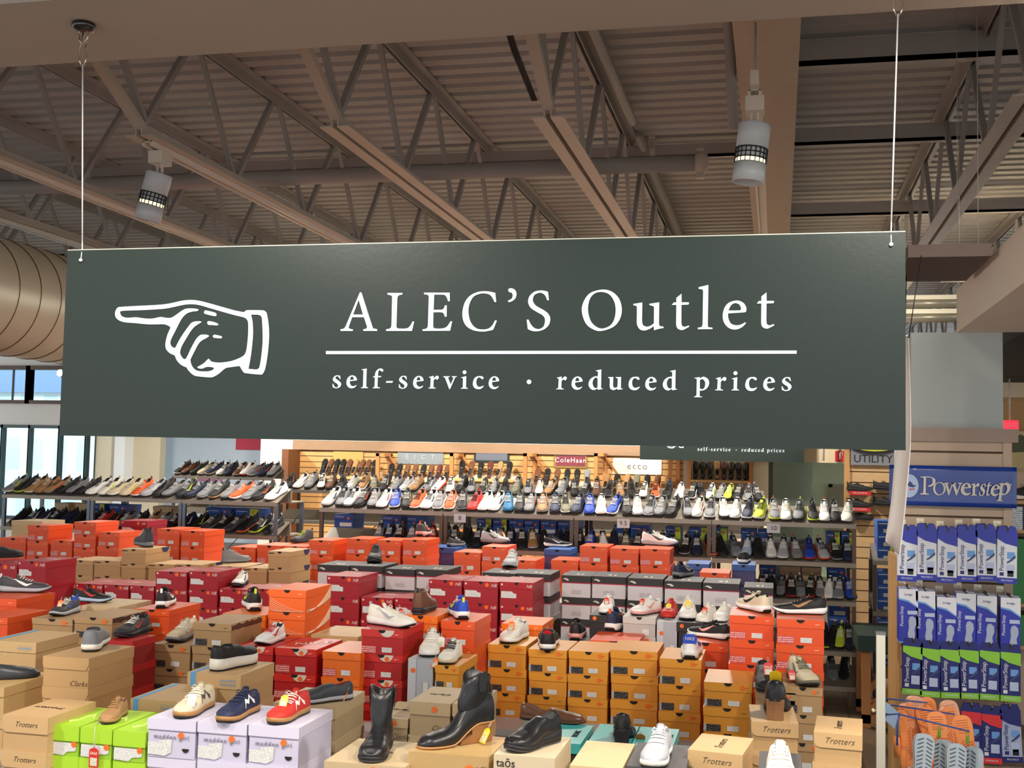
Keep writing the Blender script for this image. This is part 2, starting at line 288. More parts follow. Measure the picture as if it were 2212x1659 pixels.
# the far twin of the sign, hung over the back tables
tw = copy_tree(sign); tw['label'] = 'small distant dark sign below the big one reading self-service reduced prices'
K = 5.7; YT = YS*K
xa, xb = PY(1398, 975, YT).x, PY(1720, 985, YT).x
tw.location = ((xa+xb)/2, YT, SZ0)
ZSOF = PY(180, 50, YS).z
def cable(xt, yt, xb_, yb_, nm, magnet):
    """steel cable from a magnet hook at the ceiling to the sign"""
    p = PZ(xt, yt, ZSOF); p.y = YS + .006; top = Vector((PY(xt, yt, YS).x, YS + .006, ZSOF)); bot = PY(xb_, yb_, YS - .003)
    t = thing('sign_cable', nm, 'cable', bot)
    hk = top.z - bot.z
    dx = top.x - bot.x
    mb = MB(); mb.tube([(0, 0, 0), (dx*.02, .006, .035), (dx*.05, .006, .06)], .0018, 6); mb.tube([(dx*.05, .006, .06), (dx*.93, .006, hk-.13)], .0022, 6); mb.lathe([(.0045, -.004), (.006, 0), (.0045, .004)], (0, 0, 0), 10, axis='Y')
    mb.obj('wire', mat('white_cable', (205, 205, 205), .4, .3), t)
    h = MB()
    zc = hk - .03
    h.tube([(dx*.93-.004, .006, hk-.135), (dx*.94-.012, .006, hk-.115), (dx*.95-.014, .006, hk-.085), (dx*.96-.008, .006, hk-.06), (dx, .006, hk-.02)], .0022, 6)
    h.tube([(dx*.93+.004, .006, hk-.135), (dx*.94+.01, .006, hk-.12), (dx*.95+.012, .006, hk-.10), (dx*.96+.004, .006, hk-.08), (dx*.98+.012, .006, hk-.066)], .0022, 6)
    h.tube([(dx-.016, .006, hk-.03), (dx-.014, .006, hk-.05), (dx, .006, hk-.066), (dx+.014, .006, hk-.05), (dx+.016, .006, hk-.03), (dx+.01, .006, hk-.012), (dx-.01, .006, hk-.012)], .003, 6, closed=True)
    h.obj('hook', mat('hook_steel', (190, 180, 165), .25, 1), t)
    MB().lathe([(.012, hk-.026), (.03, hk-.022), (.036, hk-.012), (.036, hk-.002), (.034, hk)], (dx, .006, 0), 24).obj('magnet', mat('black_magnet', (18, 18, 20), .25, coat=.5), t)
cable(180, 52, 174.5, 562, 'steel cable and round black magnet holding the left end of the big sign', 1)
cable(1941, 2, 1925, 528, 'steel cable holding the right end of the big sign', 1)
for s_ in (-1, 1):
    t = thing('sign_cable', f"{'left' if s_ < 0 else 'right'} thin cable holding the small distant sign", 'cable', (tw.location.x + s_*1.1, YT+.006, tw.location.z + SZ1 - SZ0 - .01)); MB().tube([(0, 0, 0), (0, 0, 4.45 - t.location.z)], .003, 5).obj('wire', mat('white_cable', (205, 205, 205), .4, .3), t)
# ================================================================ the building
ZD, ZJ = 4.45, 3.63           # roof deck, underside of the joists
M_DECK = mat('painted_roof_deck', (170, 167, 163), .55, var=.05, scale=2)
M_STEEL = mat('painted_roof_steel', (164, 161, 156), .5, var=.05, scale=4)
M_CHORD = mat('painted_joist_chord', (192, 181, 166), .45, var=.04, scale=4)
M_SOFFIT = mat('taupe_soffit_paint', (176, 164, 152), .8, var=.03, scale=2)
M_GYP = mat('pale_grey_gypsum', (208, 206, 200), .8, var=.02, scale=2)
M_CREAM = mat('cream_wall_paint', (226, 218, 190), .8, var=.03, scale=1.5)
M_SAGE = mat('sage_wall_paint', (176, 184, 168), .8, var=.03, scale=1.5)
M_WOOD = mat('oak_slat_wood', (206, 158, 98), .45, var=.09, scale=5)
M_WOODP = mat('pale_slat_wood', (196, 172, 146), .5, var=.06, scale=5)
M_WOODD = mat('oak_trim_wood', (176, 116, 62), .5, var=.08, scale=6)
fl = MB(); fl.box(-16, -3, -.1, 9, 24, 0); struct('floor', fl, brick_mat('brown_floor_planks', (112, 92, 70), (98, 80, 60), (70, 56, 42), .35, .5, .06, .004, .45, 'YX'))
# corrugated roof deck
prof = []; y = 3.7
while y < 24.4: prof += [(y, ZD), (y+.105, ZD), (y+.13, ZD+.04), (y+.165, ZD+.04)]; y += .19
prof.append((y, ZD))
dk = MB(); n = len(prof)
dk.add([(-16, a, b) for a, b in prof] + [(9, a, b) for a, b in prof], [(i, i+1, n+i+1, n+i) for i in range(n-1)])
dk.box(-16, 3.7, ZD+.06, 9, 24.4, ZD+.12)
struct('ceiling', dk, M_DECK)
# bulkhead over the sign and the lower ceiling before it
e0, e1 = PZ(0, 147, ZSOF), PZ(2212, 5.5, ZSOF); YB = (e0.y + e1.y)/2; YN = PZ(0, 9, ZSOF).y
sf = MB(); sf.box(-16, YN, ZSOF, 9, YB, ZD+.12); struct('ceiling_1', sf, M_SOFFIT)
sf = MB(); sf.box(-16, -3, ZSOF+.03, 9, YN, ZSOF+.12); struct('ceiling_2', sf, mat('near_ceiling_paint', (190, 182, 190), .8, var=.02))
# main beam
bm_ = MB(); bm_.box(-.235, YB, 4.0, .10, 24, ZD); struct('beam_main', bm_, mat('beam_paint', (196, 178, 156), .7, var=.03))
# open web joists
TOPC = MB(); BOTC = MB()
for s in (-1, 1):
    TOPC.box(min(s*.012, s*.075), YB-.1, ZD-.012, max(s*.012, s*.075), 24, ZD); TOPC.box(min(s*.012, s*.02), YB-.1, ZD-.075, max(s*.012, s*.02), 24, ZD-.012)
    BOTC.box(min(s*.014, s*.088), 0, ZJ, max(s*.014, s*.088), 18, ZJ+.008); BOTC.box(min(s*.014, s*.022), 0, ZJ+.008, max(s*.014, s*.022), 18, ZJ+.075)
j0 = thing('roof_joist', None, None, (0, 0, 0))
tc_ = TOPC.obj('top_chord', M_STEEL, j0); bc_ = BOTC.obj('bottom_chord', M_CHORD, j0); bc_.location = (0, 6.0, 0)
WB1 = MB(); WB1.bar((0, 0, ZJ+.04), (0, .56, ZD-.04), .036, .036); WB2 = MB(); WB2.bar((0, .64, ZD-.04), (0, 1.2, ZJ+.04), .030, .030)
w1 = WB1.mesh('web_bar'); w2 = WB2.mesh('web_bar'); 
for i in range(14):
    mobj('web_bar', w1, M_STEEL, j0, (0, 6.02 + 1.22*i, 0)); mobj('web_bar', w2, M_STEEL, j0, (0, 6.02 + 1.22*i, 0))
WB3 = MB(); WB3.bar((0, 4.6, ZD-.04), (0, 6.02, ZJ+.06), .06, .04); mobj('web_bar', WB3.mesh('web_bar'), M_CHORD, j0)
WB4 = MB(); WB4.bar((0, 5.45, ZD-.04), (0, 6.1, ZJ+.06), .034); mobj('web_bar', WB4.mesh('web_bar'), M_STEEL, j0)
xs = [-1.21*k for k in range(1, 11)] + [1.2, 2.4, 3.6]
for i, x in enumerate(xs):
    j = j0 if i == 0 else copy_tree(j0); j.location = (x, 0, 0)
    k = i + 1
    lb = f'open web steel roof joist, {ORD[k-1]} to the left of the wide beam' if x < 0 else f'open web steel roof joist, {ORD[i-10]} to the right of the wide beam'
    tag(j, lb, 'joist', 'open web joists under the roof deck')
def one(name, mb, m, label, cat, group=None, loc=None):
    o = mb.obj(name, m); 
    if loc is not None: o.location = loc
    return tag(o, label, cat, group)
# bridging and pipes across the joists
for Y, z, x0, x1, w, lb in ((9.35, 4.28, -13, -.24, .10, 'flat steel bridging bar crossing left joists near the thick pipe'), (12.6, 4.2, -13, -.24, .07, 'thin dark bridging bar crossing the joists just above the big sign'), (7.25, 4.28, .11, 5, .14, 'dark flat purlin right of the wide beam, nearest the bulkhead'),
                            (9.0, 4.25, .11, 5, .12, 'brown purlin right of the wide beam, middle of the three'), (11.4, 4.2, .11, 5, .12, 'brown purlin right of the wide beam, farthest back')):
    mb = MB(); mb.box(x0, Y, z, x1, Y+w*.5, z+w); mb.box(x0, Y, z, x1, Y+w, z+.012); one('bridging_bar', mb, M_STEEL, lb, 'beam', 'bars crossing the roof joists')
pe = PY(1505, 352, 8.1)
t = thing('sprinkler_pipe', 'thick painted sprinkler pipe running under the roof, ending in a grooved coupling', 'pipe', (pe.x, 8.1, pe.z))
mb = MB(); mb.tube([(-10, 0, 0), (0, 0, 0)], .058, 16); mb.obj('pipe', M_STEEL, t)
mb = MB(); mb.lathe([(.058, -.01), (.08, 0), (.08, .05), (.062, .06), (.062, .075), (.0, .078)], (0, 0, 0), 16, axis='X'); mb.box(.0, -.03, .07, .05, .03, .10); mb.box(.0, -.03, -.11, .05, .03, -.07); mb.obj('coupling', M_CHORD, t)
mb = MB(); sx = PY(1408, 350, 8.1).x - pe.x; mb.tube([(sx, 0, .05), (sx, 0, .13)], .022, 8); mb.tube([(sx-.02, 0, .13), (sx-.02, 0, .19), (sx+.02, 0, .19), (sx+.02, 0, .13)], .005, 5); mb.lathe([(.02, .19), (.025, .2), (0, .2)], (sx, 0, 0), 10); mb.obj('sprinkler_head', M_CHORD, t)
def pipe(pts, r, label, m=None, nm='conduit_pipe'): mb = MB(); mb.tube(pts, r, 10); return one(nm, mb, m or M_STEEL, label, 'pipe', 'pipes and conduits under the roof')
pipe([(-1.08, YB-.1, 4.36), (-1.08, 8.6, 4.36)], .035, 'thin pipe running beside the joist nearest the wide beam')
pipe([(-1.08, 9.0, 4.36), (-1.08, 20, 4.36)], .035, 'thin pipe continuing beyond the bridging bar toward the back')
pipe([(-.29, YB-.1, 4.3), (-.29, 6.3, 4.3), (-.28, 6.6, 4.2), (-.26, 6.7, 3.72)], .03, 'painted conduit bending down beside the wide beam to the track light')
cb = MB(); 
for k in range(3): cb.tube([(-1.33 - .012*k, YB-.1, 4.3), (-1.32 - .01*k, 5.1, 4.1), (-1.29 - .012*k, 5.6, 3.85), (-1.27 - .01*k, 5.98, 3.72)], .007, 6)
one('cable_bundle', cb, mat('dark_cable', (38, 40, 38), .5, var=0), 'dark electric cables strapped along the joist left of the wide beam', 'cable')
# hanging box the banner strings are tied to
ba, bb = PY(1950, 575, 6.0), PY(2122, 575, 6.0); mb = MB(); mb.box(ba.x, 5.75, ba.z, bb.x, 6.5, ba.z+.06)
t = thing('hanging_soffit', 'brown hanging soffit box right of the big sign holding the banner strings', 'soffit', (0, 0, 0)); mb.obj('soffit_box', mat('dark_brown_soffit', (96, 80, 72), .7), t); ZHB = ba.z
for x_ in (bb.x-.05,):
    for y_ in (5.8, 6.45): MB().tube([(x_, y_, ba.z+.06), (x_, y_, ZD)], .0018, 5).obj('hanger_rod', M_STEEL, t)
# track rails
M_TRACK = mat('white_track_enamel', (222, 214, 200), .35, var=0)
def rail(x, y0, y1, z, label):
    mb = MB(); 
    for s in (-1, 1): mb.box(x+s*.026-.007, y0, z-.03, x+s*.026+.007, y1, z)
    mb.box(x-.03, y0, z-.006, x+.03, y1, z)
    return one('track_rail', mb, M_TRACK, label, 'track', 'track rails for the spotlights')
rail(-3.63, 6.1, 15, ZJ, 'white lighting track under the joist carrying the left spotlight'); rail(-4.84, 6.1, 15, ZJ, 'white lighting track under the joist behind the left spotlight'); rail(-6.05, 6.1, 15, ZJ, 'white lighting track near the big round duct')
rail(-.12, 5.7, 15, ZJ, 'white lighting track beside the wide beam carrying the right spotlight')
mb = MB(); mb.box(-.14, 5.62, ZJ, -.1, 15, 3.70); one('track_strut', mb, M_TRACK, 'slotted strut holding the track beside the wide beam', 'strut')
for i, yy in enumerate((5.8, 9, 12, 14.6)): mb = MB(); mb.tube([(-.12, yy, 3.70), (-.12, yy, 4.0)], .006, 6); one('hanger_rod', mb, M_STEEL, f'thin hanger rod holding the beam-side strut, {ORD[i]} from the camera', 'rod', 'rods holding the beam-side strut')
# spot heads
M_HEAD = mat('white_spot_enamel', (205, 212, 216), .4, var=0); M_HOT = mat('lamp_hot', (255, 226, 150), .4, var=0, emit=4); M_DK = mat('black_grid', (28, 30, 32), .5, var=0)
def head(x, y, z, tx, ty, label, glow=True, s=1.0):
    t = thing('track_spotlight', label, 'spotlight', (x, y, z), 0, 'track spotlights')
    mb = MB(); mb.box(-.045*s, -.06, -.075*s, .045*s, .06, -.002); mb.box(-.018, -.01, -.14*s, -.010, .01, -.07*s); mb.box(.012, -.01, -.14*s, .02, .01, -.07*s); mb.obj('adapter', M_TRACK, t)
    hd = MB(); R_ = .078*s; L_ = .29*s
    hd.lathe([(0, 0), (R_*.96, 0), (R_, -.006), (R_, -L_*.42)], (0, 0, 0), 28); hd.lathe([(R_, -L_*.68), (R_, -L_), (R_*.93, -L_), (R_*.9, -L_+.02), (0, -L_+.03)], (0, 0, 0), 28)
    o = hd.obj('housing', M_HEAD, t); o.location = (0, 0, -.13*s); o.rotation_euler = (tx, ty, 0)
    g = MB()
    for k in range(4): zz = -L_*(.42 + .085*k); g.lathe([(R_*.985, zz), (R_*1.005, zz-.003), (R_*.985, zz-.006)], (0, 0, 0), 28)
    for k in range(20): a_ = 2*PI*k/20; g.bar((R_*.99*math.cos(a_), R_*.99*math.sin(a_), -L_*.42), (R_*.99*math.cos(a_), R_*.99*math.sin(a_), -L_*.68), .005)
    o2 = g.obj('grille', M_DK, o)
    mb = MB(); mb.lathe([(R_*.93, -L_*.42), (R_*.93, -L_*.6)], (0, 0, 0), 28); mb.obj('inner_sleeve', M_HEAD, o)
    if glow: mb = MB(); mb.lathe([(R_*.93, -L_*.6), (R_*.90, -L_*.69)], (0, 0, 0), 28); mb.obj('glowing_ring', M_HOT, o)
    return t
hl = PY(206, 300, 6.25); head(-3.63, 6.25, ZJ-.03, 0, math.radians(14), 'left white cylindrical track spotlight hanging above the big sign')
head(-.12, 5.75, ZJ-.03, 0, math.radians(6), 'right white cylindrical track spotlight hanging beside the wide beam')
for i, (x, y, z, tl) in enumerate(SPOTS):  # lamps and housings added to brighten tables and walls, out of view
    o = lamp('SPOT', (x, y, z), SPOT_W*(2.2 if y > 15 else 1), WARM, (math.radians(tl), 0, 0), spot_size=math.radians(150), spot_blend=.6, shadow_soft_size=.12)
    t = thing('added_spotlight', f'added unseen spotlight shining down over the tables, {ORD[i]} counting from the front left', 'spotlight', (x, y, z), 0, 'added downlights over the tables')
    top = (ZSOF + .03 if y < YN else ZSOF if y < YB else ZJ if y < 20 else ZD) - z
    mb = MB(); mb.lathe([(.02, top), (.02, .30), (.075, .30), (.08, .28), (.08, .12), (.075, .12)], (0, 0, 0), 20); mb.obj('housing', M_HEAD, t)
    if 6 < y: mb = MB(); mb.box(-.65, -.02, top, .65, .02, top+.03); mb.obj('mounting_bar', M_STEEL, t)
    o.parent = t; o.location = (0, 0, .02)
p = PY(129, 806, 12.0); t = thing('track_spotlight', 'small glowing spotlight at the left edge of the big sign below the duct', 'spotlight', p, 0, 'track spotlights')
mb = MB(); mb.lathe([(.03, .14), (.045, .12), (.045, 0), (.038, 0)], (0, 0, 0), 16, axis='Y'); mb.tube([(0, .08, .04), (0, .08, ZJ-p.z)], .008, 6); mb.obj('housing', M_HEAD, t)
mb = MB(); mb.lathe([(.038, -.002), (.02, -.006), (0, -.007)], (0, 0, 0), 16, axis='Y'); mb.obj('lit_lens', mat('lit_lens', (255, 244, 214), .4, var=0, emit=25), t)
mb = MB(); mb.box(p.x-1.2, 12.05, ZJ, p.x+1.2, 12.11, ZJ+.04); one('mounting_rail', mb, M_STEEL, 'short steel rail over the small glowing spotlight left of the sign', 'rail')
# big round duct on the left
dc = PY(0, 642, 8.0); dr = .5*(PY(0, 518, 8.0).z - PY(0, 768, 8.0).z)*.985
t = thing('round_duct', 'big round galvanised spiral duct hanging at the left under the roof', 'duct', (dc.x, 0, dc.z))
M_GALV = mat('galvanised_steel', (236, 228, 200), .35, .4, var=.05, scale=3)
mb = MB(); L = []
for k in range(60): yy = 4.5 + k*.26; L.append((dr, yy)); L.append((dr, yy+.252)); 
mb.lathe(L, (0, 0, 0), 48, axis='Y'); mb.obj('duct_tube', M_GALV, t)
mb = MB()
for k in range(60): mb.lathe([(dr, 4.5+k*.26-.008), (dr+.006, 4.5+k*.26-.003), (dr, 4.5+k*.26+.002)], (0, 0, 0), 48, axis='Y')
mb.obj('seam_ribs', mat('duct_seam', (120, 108, 84), .4, .7, var=0), t)
for k, yy in enumerate((6.5, 10.5, 14.5)):
    mb = MB(); mb.tube([(0, yy, dr), (0, yy, ZD-dc.z)], .006, 6); mb.obj('hanger_rod', M_STEEL, t)
# ---------------- back walls
YW = 20.0
def wallseg(nm, px0, px1, Y, z0, z1, m, th=.2, over=0):
    x0, x1 = PY(px0, 1000, Y).x, PY(px1, 1000, Y).x; mb = MB(); mb.box(x0, Y, z0, x1, Y+th, z1); return struct(nm, mb, m)
zt = PY(60, 918, YW).z; zs = PY(60, 1122, YW).z; zc0 = PY(60, 872, YW).z; zc1 = PY(60, 790, YW).z
x0, x1 = -16.0, PY(206, 1000, YW).x
mb = MB(); mb.box(x0, YW, 0, x1, YW+.2, zs); mb.box(x0, YW, zt, x1, YW+.2, zc0); mb.box(x0, YW, zc1, x1, YW+.2, ZD); struct('wall_back', mb, mat('white_wall_paint', (214, 212, 206), .8, var=.02))
M_FR = mat('dark_green_window_frame', (64, 78, 76), .4, .3, var=0); M_GLASS = mat('pale_glass', (225, 240, 245), .05, var=0)
nt = M_GLASS.node_tree; tb_ = nt.nodes.new('ShaderNodeBsdfTransparent'); tb_.inputs[0].default_value = (.86, .94, .95, 1); gb_ = nt.nodes.new('ShaderNodeBsdfGlossy'); gb_.inputs['Roughness'].default_value = .03; ms_ = nt.nodes.new('ShaderNodeMixShader'); ms_.inputs[0].default_value = .06
nt.links.new(tb_.outputs[0], ms_.inputs[1]); nt.links.new(gb_.outputs[0], ms_.inputs[2]); nt.links.new(ms_.outputs[0], nt.nodes['Material Output'].inputs[0])
mulls = [PY(q, 1000, YW).x for q in (-170, -84, 3, 62, 127, 185, 206)]
for i in range(len(mulls)-1):
    mb = MB(); a_, b_ = mulls[i], mulls[i+1]; w = .03
    mb.box(a_-w, YW-.03, zs, a_+w*.6, YW+.1, zt); mb.box(b_-w*.6, YW-.03, zs, b_, YW+.1, zt); mb.box(a_, YW-.03, zt-.06, b_, YW+.1, zt); mb.box(a_, YW-.03, zs, b_, YW+.1, zs+.06); mb.box(a_, YW-.02, PY(60, 1058, YW).z-.02, b_, YW+.08, PY(60, 1058, YW).z+.02)
    wo = mb.obj(f'window_{i+1}', M_FR); wo['kind'] = 'structure'
    mb = MB(); mb.box(a_, YW+.03, zs, b_, YW+.036, zt); mb.obj('pane', M_GLASS, wo)
mu2 = [PY(q, 830, YW).x for q in (-160, -50, 62, 140, 240)]
for i in range(len(mu2)-1):
    mb = MB(); a_, b_ = mu2[i], mu2[i+1]
    for q in (a_, b_): mb.box(q-.05, YW-.04, zc0, q+.05, YW+.1, zc1)
    mb.box(a_, YW-.04, zc1-.08, b_, YW+.1, zc1); mb.box(a_, YW-.04, zc0, b_, YW+.1, zc0+.07); mb.bar((a_+.8, YW+.02, zc0), (a_+.8, YW+.02, zc1), .03)
    wo = mb.obj(f'window_{i+7}', mat('brown_window_frame', (84, 66, 56), .5, .2, var=0)); wo['kind'] = 'structure'
    mb = MB(); mb.box(a_, YW+.03, zc0, b_, YW+.036, zc1); mb.obj('pane', M_GLASS, wo)
wallseg('wall_back_1', 206, 250, YW, 0, ZD, M_CREAM); wallseg('column_1', 246, 268, YW-.4, 0, ZD, mat('white_column_paint', (226, 232, 236), .7, var=0), .4)
wallseg('wall_back_2', 267, 345, YW-.1, 0, ZD, mat('beige_wall_paint', (198, 190, 166), .8, var=.02)); wallseg('wall_back_3', 340, 566, YW+2, 0, ZD, mat('bluish_white_wall', (206, 220, 236), .8, var=.02))
wallseg('column_2', 562, 634, YW-.6, 0, ZD, mat('white_column_paint_warm', (232, 234, 222), .7, var=0), 2.8)
# outside: pale building across the street in daylight
mb = MB(); mb.box(-34, 27, -1, -2, 27.4, 9); fo = mb.obj('neighbour_building', brick_mat('pale_brick_facade', (196, 220, 222), (182, 206, 214), (214, 232, 232), .8, .55, .9, .12, .8)); tag(fo, 'pale brick building across the street seen through the tall windows', 'building')
mb = MB(); mb.box(-34, 20.3, -.15, 9, 27, -.05); tag(mb.obj('pavement', mat('grey_pavement', (150, 150, 148), .9)), 'grey pavement outside the windows', 'pavement', kind='structure')
mb = MB(); mb.box(-34, 26.9, 3.3, -2, 27, 9); mb.obj('sky_band', mat('blue_grey_sky_band', (92, 116, 150), .3), fo)  # band added for the dark blue sky seen through the upper windows
lamp('AREA', (-16, 23.5, 9), 4200, (.74, .92, 1), (math.radians(48), 0, 0), shape='RECTANGLE', size=22, size_y=4).name = 'daylight'
# posters on the back wall
def poster(px0, py0, px1, py1, Y, rgb, label, nm='wall_poster', txt=None, tc=(60, 20, 40), th=.015):
    a_, b_ = PY(px0, py0, Y), PY(px1, py1, Y); t = thing(nm, label, 'sign', (a_.x, Y, b_.z))
    mb = MB(); mb.box(0, 0, 0, b_.x-a_.x, th, a_.z-b_.z); mb.obj('panel', mat(nm+str(rgb), rgb, .5, var=.02), t)
    if txt: mobj('lettering', text_mesh(txt[0], txt[1]), mat('ink'+str(tc), tc, .5, var=0), t, ((b_.x-a_.x)/2, -.002, (a_.z-b_.z)*txt[2]))
    return t
poster(510, 946, 562, 972, YW+1.97, (196, 60, 84), 'red rectangular sign high on the pale blue back wall')
poster(428, 1008, 480, 1040, YW+1.97, (196, 110, 156), 'magenta notice board low on the pale blue back wall', txt=('EE  EE  EE', .06, .85))
poster(396, 1004, 424, 1040, YW+1.97, (222, 230, 236), 'white notice sheet beside the magenta board')
# ---------------- oak slat wall with shelves at the back
YSL = 18.9
sx0, sx1 = PY(634, 1000, YSL).x, PY(1478, 1000, YSL).x
ztop = PY(1000, 978, YSL).z
zg = PY(1000, 957, YSL).z
mb = MB(); mb.box(sx0, YSL-.07, zg, PY(1660, 1000, YSL).x, YSL+.3, ZD); struct('wall_back_4', mb, mat('white_bulkhead', (236, 230, 214), .8, var=.02))
mb = MB(); mb.box(sx0, YSL-.06, ztop, sx1, YSL-.03, zg); struct('trim_1', mb, mat('brown_valance', (150, 120, 90), .6, var=.04))
def slat(nm, x0, x1, Y, z0, z1, m, h=.15, label=None, d=.04):
    t = thing(nm, label, 'slatwall', (x0, Y, z0)); mb = MB(); z = 0
    mb.box(0, .012, 0, x1-x0, d, z1-z0, 1)
    while z < z1-z0-.01: mb.box(0, 0, z, x1-x0, .014, min(z+h-.012, z1-z0)); z += h
    mb.obj('slat_panel', [m, mat('slat_groove_dark', (78, 54, 34), .7, var=0)], t); return t
slat('slatwall', sx0+.12, sx1, YSL, 0, ztop+.1, M_WOOD, .10, 'oak slatwall along the back behind the dress shoe shelves')
mb = MB(); mb.box(sx0, YSL-.5, 0, sx0+.12, YSL, ztop); one('upright_board', mb, mat('walnut_panel', (112, 66, 36), .5), 'dark walnut upright at the left end of the back slatwall', 'board')
for i, q in enumerate((815, 975, 1134, 1287, 1448)):
    t = thing('shelf_upright', f'oak upright post with diagonal brace on the back slatwall, {ORD[i]} from the left', 'post', (PY(q, 1000, YSL-.45).x, YSL-.45, 0), 0, 'oak posts on the back slatwall')
    zz = PY(q, 979, YSL-.45).z
    mb = MB(); mb.box(-.03, 0, 0, .03, .06, zz); mb.box(.06, .36, 0, .12, .42, zz); mb.obj('post', M_WOODD, t)
    mb = MB(); mb.box(-.03, 0, zz-.05, .12, .42, zz); (mb.bar((.09, .3, zz-.03), (.36, .41, zz-.42), .03) if i < 4 else 0); mb.obj('brace', M_WOODD, t)
# shelf signs
BSIGN = [(720, 975, 784, 998, (206, 160, 90), 'small gold name plate on the back slatwall, leftmost', None, None), (859, 971, 957, 1004, (138, 146, 150), 'wide silver grey name sign on the back slatwall', 'E  I  C  T', (170, 178, 180)),
 (1024, 974, 1100, 1000, (40, 52, 52), 'dark framed metallic name sign on the back slatwall', None, None), (1197, 977, 1268, 1012, (150, 122, 70), 'maroon name sign in a gold frame on the back slatwall', 'ColeHaan', (235, 225, 215)), (1324, 989, 1429, 1026, (240, 238, 222), 'white rounded name sign on the back slatwall', 'ecco', (120, 120, 116))]
for x0, y0, x1, y1, col, lb, tx, tcol in BSIGN:
    Y = YSL-.026; a_, b_ = PY(x0, y0, Y), PY(x1, y1, Y); w, h = b_.x-a_.x, a_.z-b_.z; t = thing('name_sign', lb, 'sign', (a_.x, Y, b_.z))
    if tx == 'ecco':
        r = .03; pl = [(r+(w-2*r)*(k in (0, 3)) + r*math.cos(PI/2*k+q*PI/8), r+(h-2*r)*(k in (0, 1)) + r*math.sin(PI/2*k+q*PI/8)) for k in range(4) for q in range(5)]
        MB().prism(pl, 0, .02).obj('panel', mat('sign'+str(col), col, .5, var=0), t)
    else: MB().box(0, 0, 0, w, .02, h).obj('panel', mat('sign'+str(col), col, .3, .3 if tcol != None else 0, var=0), t)
    if x0 == 1197: MB().box(.035, -.004, .035, w-.035, 0, h-.035).obj('inner_panel', mat('maroon_panel', (120, 46, 58), .25, var=0, coat=.6), t)
    if x0 == 1024: MB().box(.035, -.004, .035, w-.035, 0, h-.035).obj('inner_panel', mat('metal_panel', (150, 150, 156), .15, .9, var=0), t)
    if tx: mobj('lettering', text_mesh(tx, .15 if tx == 'ecco' else .11, spacing=1.2), mat('signink'+str(tcol), tcol, .4, var=0), t, (w/2, -.006, h*.5))
# boot cabinet, doorway and the walls right of it
Y = YSL; a_, b_ = PY(1490, 1000, Y).x, PY(1627, 1000, Y).x
t = thing('boot_cabinet', 'oak open cabinet holding tall boots at the back beside the doorway', 'cabinet', (a_, Y-.45, 0)); w = b_-a_
zz = PY(1500, 975, Y-.45).z
MB().box(0, 0, 0, .05, .45, zz).obj('side_panel', M_WOODD, t); MB().box(w-.05, 0, 0, w, .45, zz).obj('side_panel', M_WOODD, t); MB().box(.05, .42, 0, w-.05, .45, zz).obj('back_panel', mat('beige_back', (200, 186, 156), .6), t)
SHZ = [PY(1550, 1038, Y-.45).z, PY(1550, 1088, Y-.45).z]
for z in SHZ: MB().box(.05, 0, z-.03, w-.05, .42, z).obj('shelf', M_WOOD, t)
wallseg('wall_back_5', 1476, 1495, YSL-.3, 0, zg, M_GYP); wallseg('wall_back_6', 1627, 1660, YSL-.3, 0, ZD, M_CREAM)
wallseg('trim_2', 1657, 1670, YSL-.1, 0, ZD, mat('dark_olive_trim', (84, 82, 68), .6), .3); wallseg('wall_back_7', 1668, 1765, YW+.6, 0, ZD, M_SAGE); wallseg('wall_back_8', 1755, 1840, YW-.2, 0, ZD, mat('mint_wall_paint', (186, 206, 178), .8, var=.02), .6)
dd = MB(); q0, q1 = PY(1790, 1000, YW-.2).x, PY(1832, 1000, YW-.2).x; zd = PY(1800, 1046, YW-.2).z
dd.box(q0-.0, YW-.24, 0, q0+.06, YW-.2, zd); dd.box(q0, YW-.24, zd-.05, q1, YW-.2, zd); dd.box(q0+.06, YW-.22, 0, q1, YW-.2, zd-.05); struct('door_1', dd, mat('olive_door_paint', (150, 152, 132), .6, var=.02))
lt = MB(); q0, q1 = PY(1640, 1000, YSL-.5).x, PY(1838, 1000, YSL-.5).x; lt.box(q0, YSL-.5, PY(1750, 999, YSL-.5).z, q1, YSL-.3, ZD); struct('wall_back_9', lt, mat('beige_lintel', (196, 180, 148), .8, var=.02))
t = poster(1804, 974, 1825, 997, YSL-.52, (190, 36, 48), 'red fire extinguisher sign on the beige lintel'); mb = MB(); mb.tube([(.07, -.004, .03), (.07, -.004, .13)], .014, 8); mb.tube([(.07, -.004, .13), (.1, -.004, .14), (.11, -.004, .08)], .006, 6); mb.obj('pictogram', M_TRACK, t)
mb = MB(); p = PY(1778, 972, YSL-.9); mb.tube([(p.x, YSL-.9, ZD), (p.x, YSL-.9, p.z-.16)], .022, 10); one('white_tube', mb, M_TRACK, 'short white tube hanging in front of the beige lintel', 'tube')
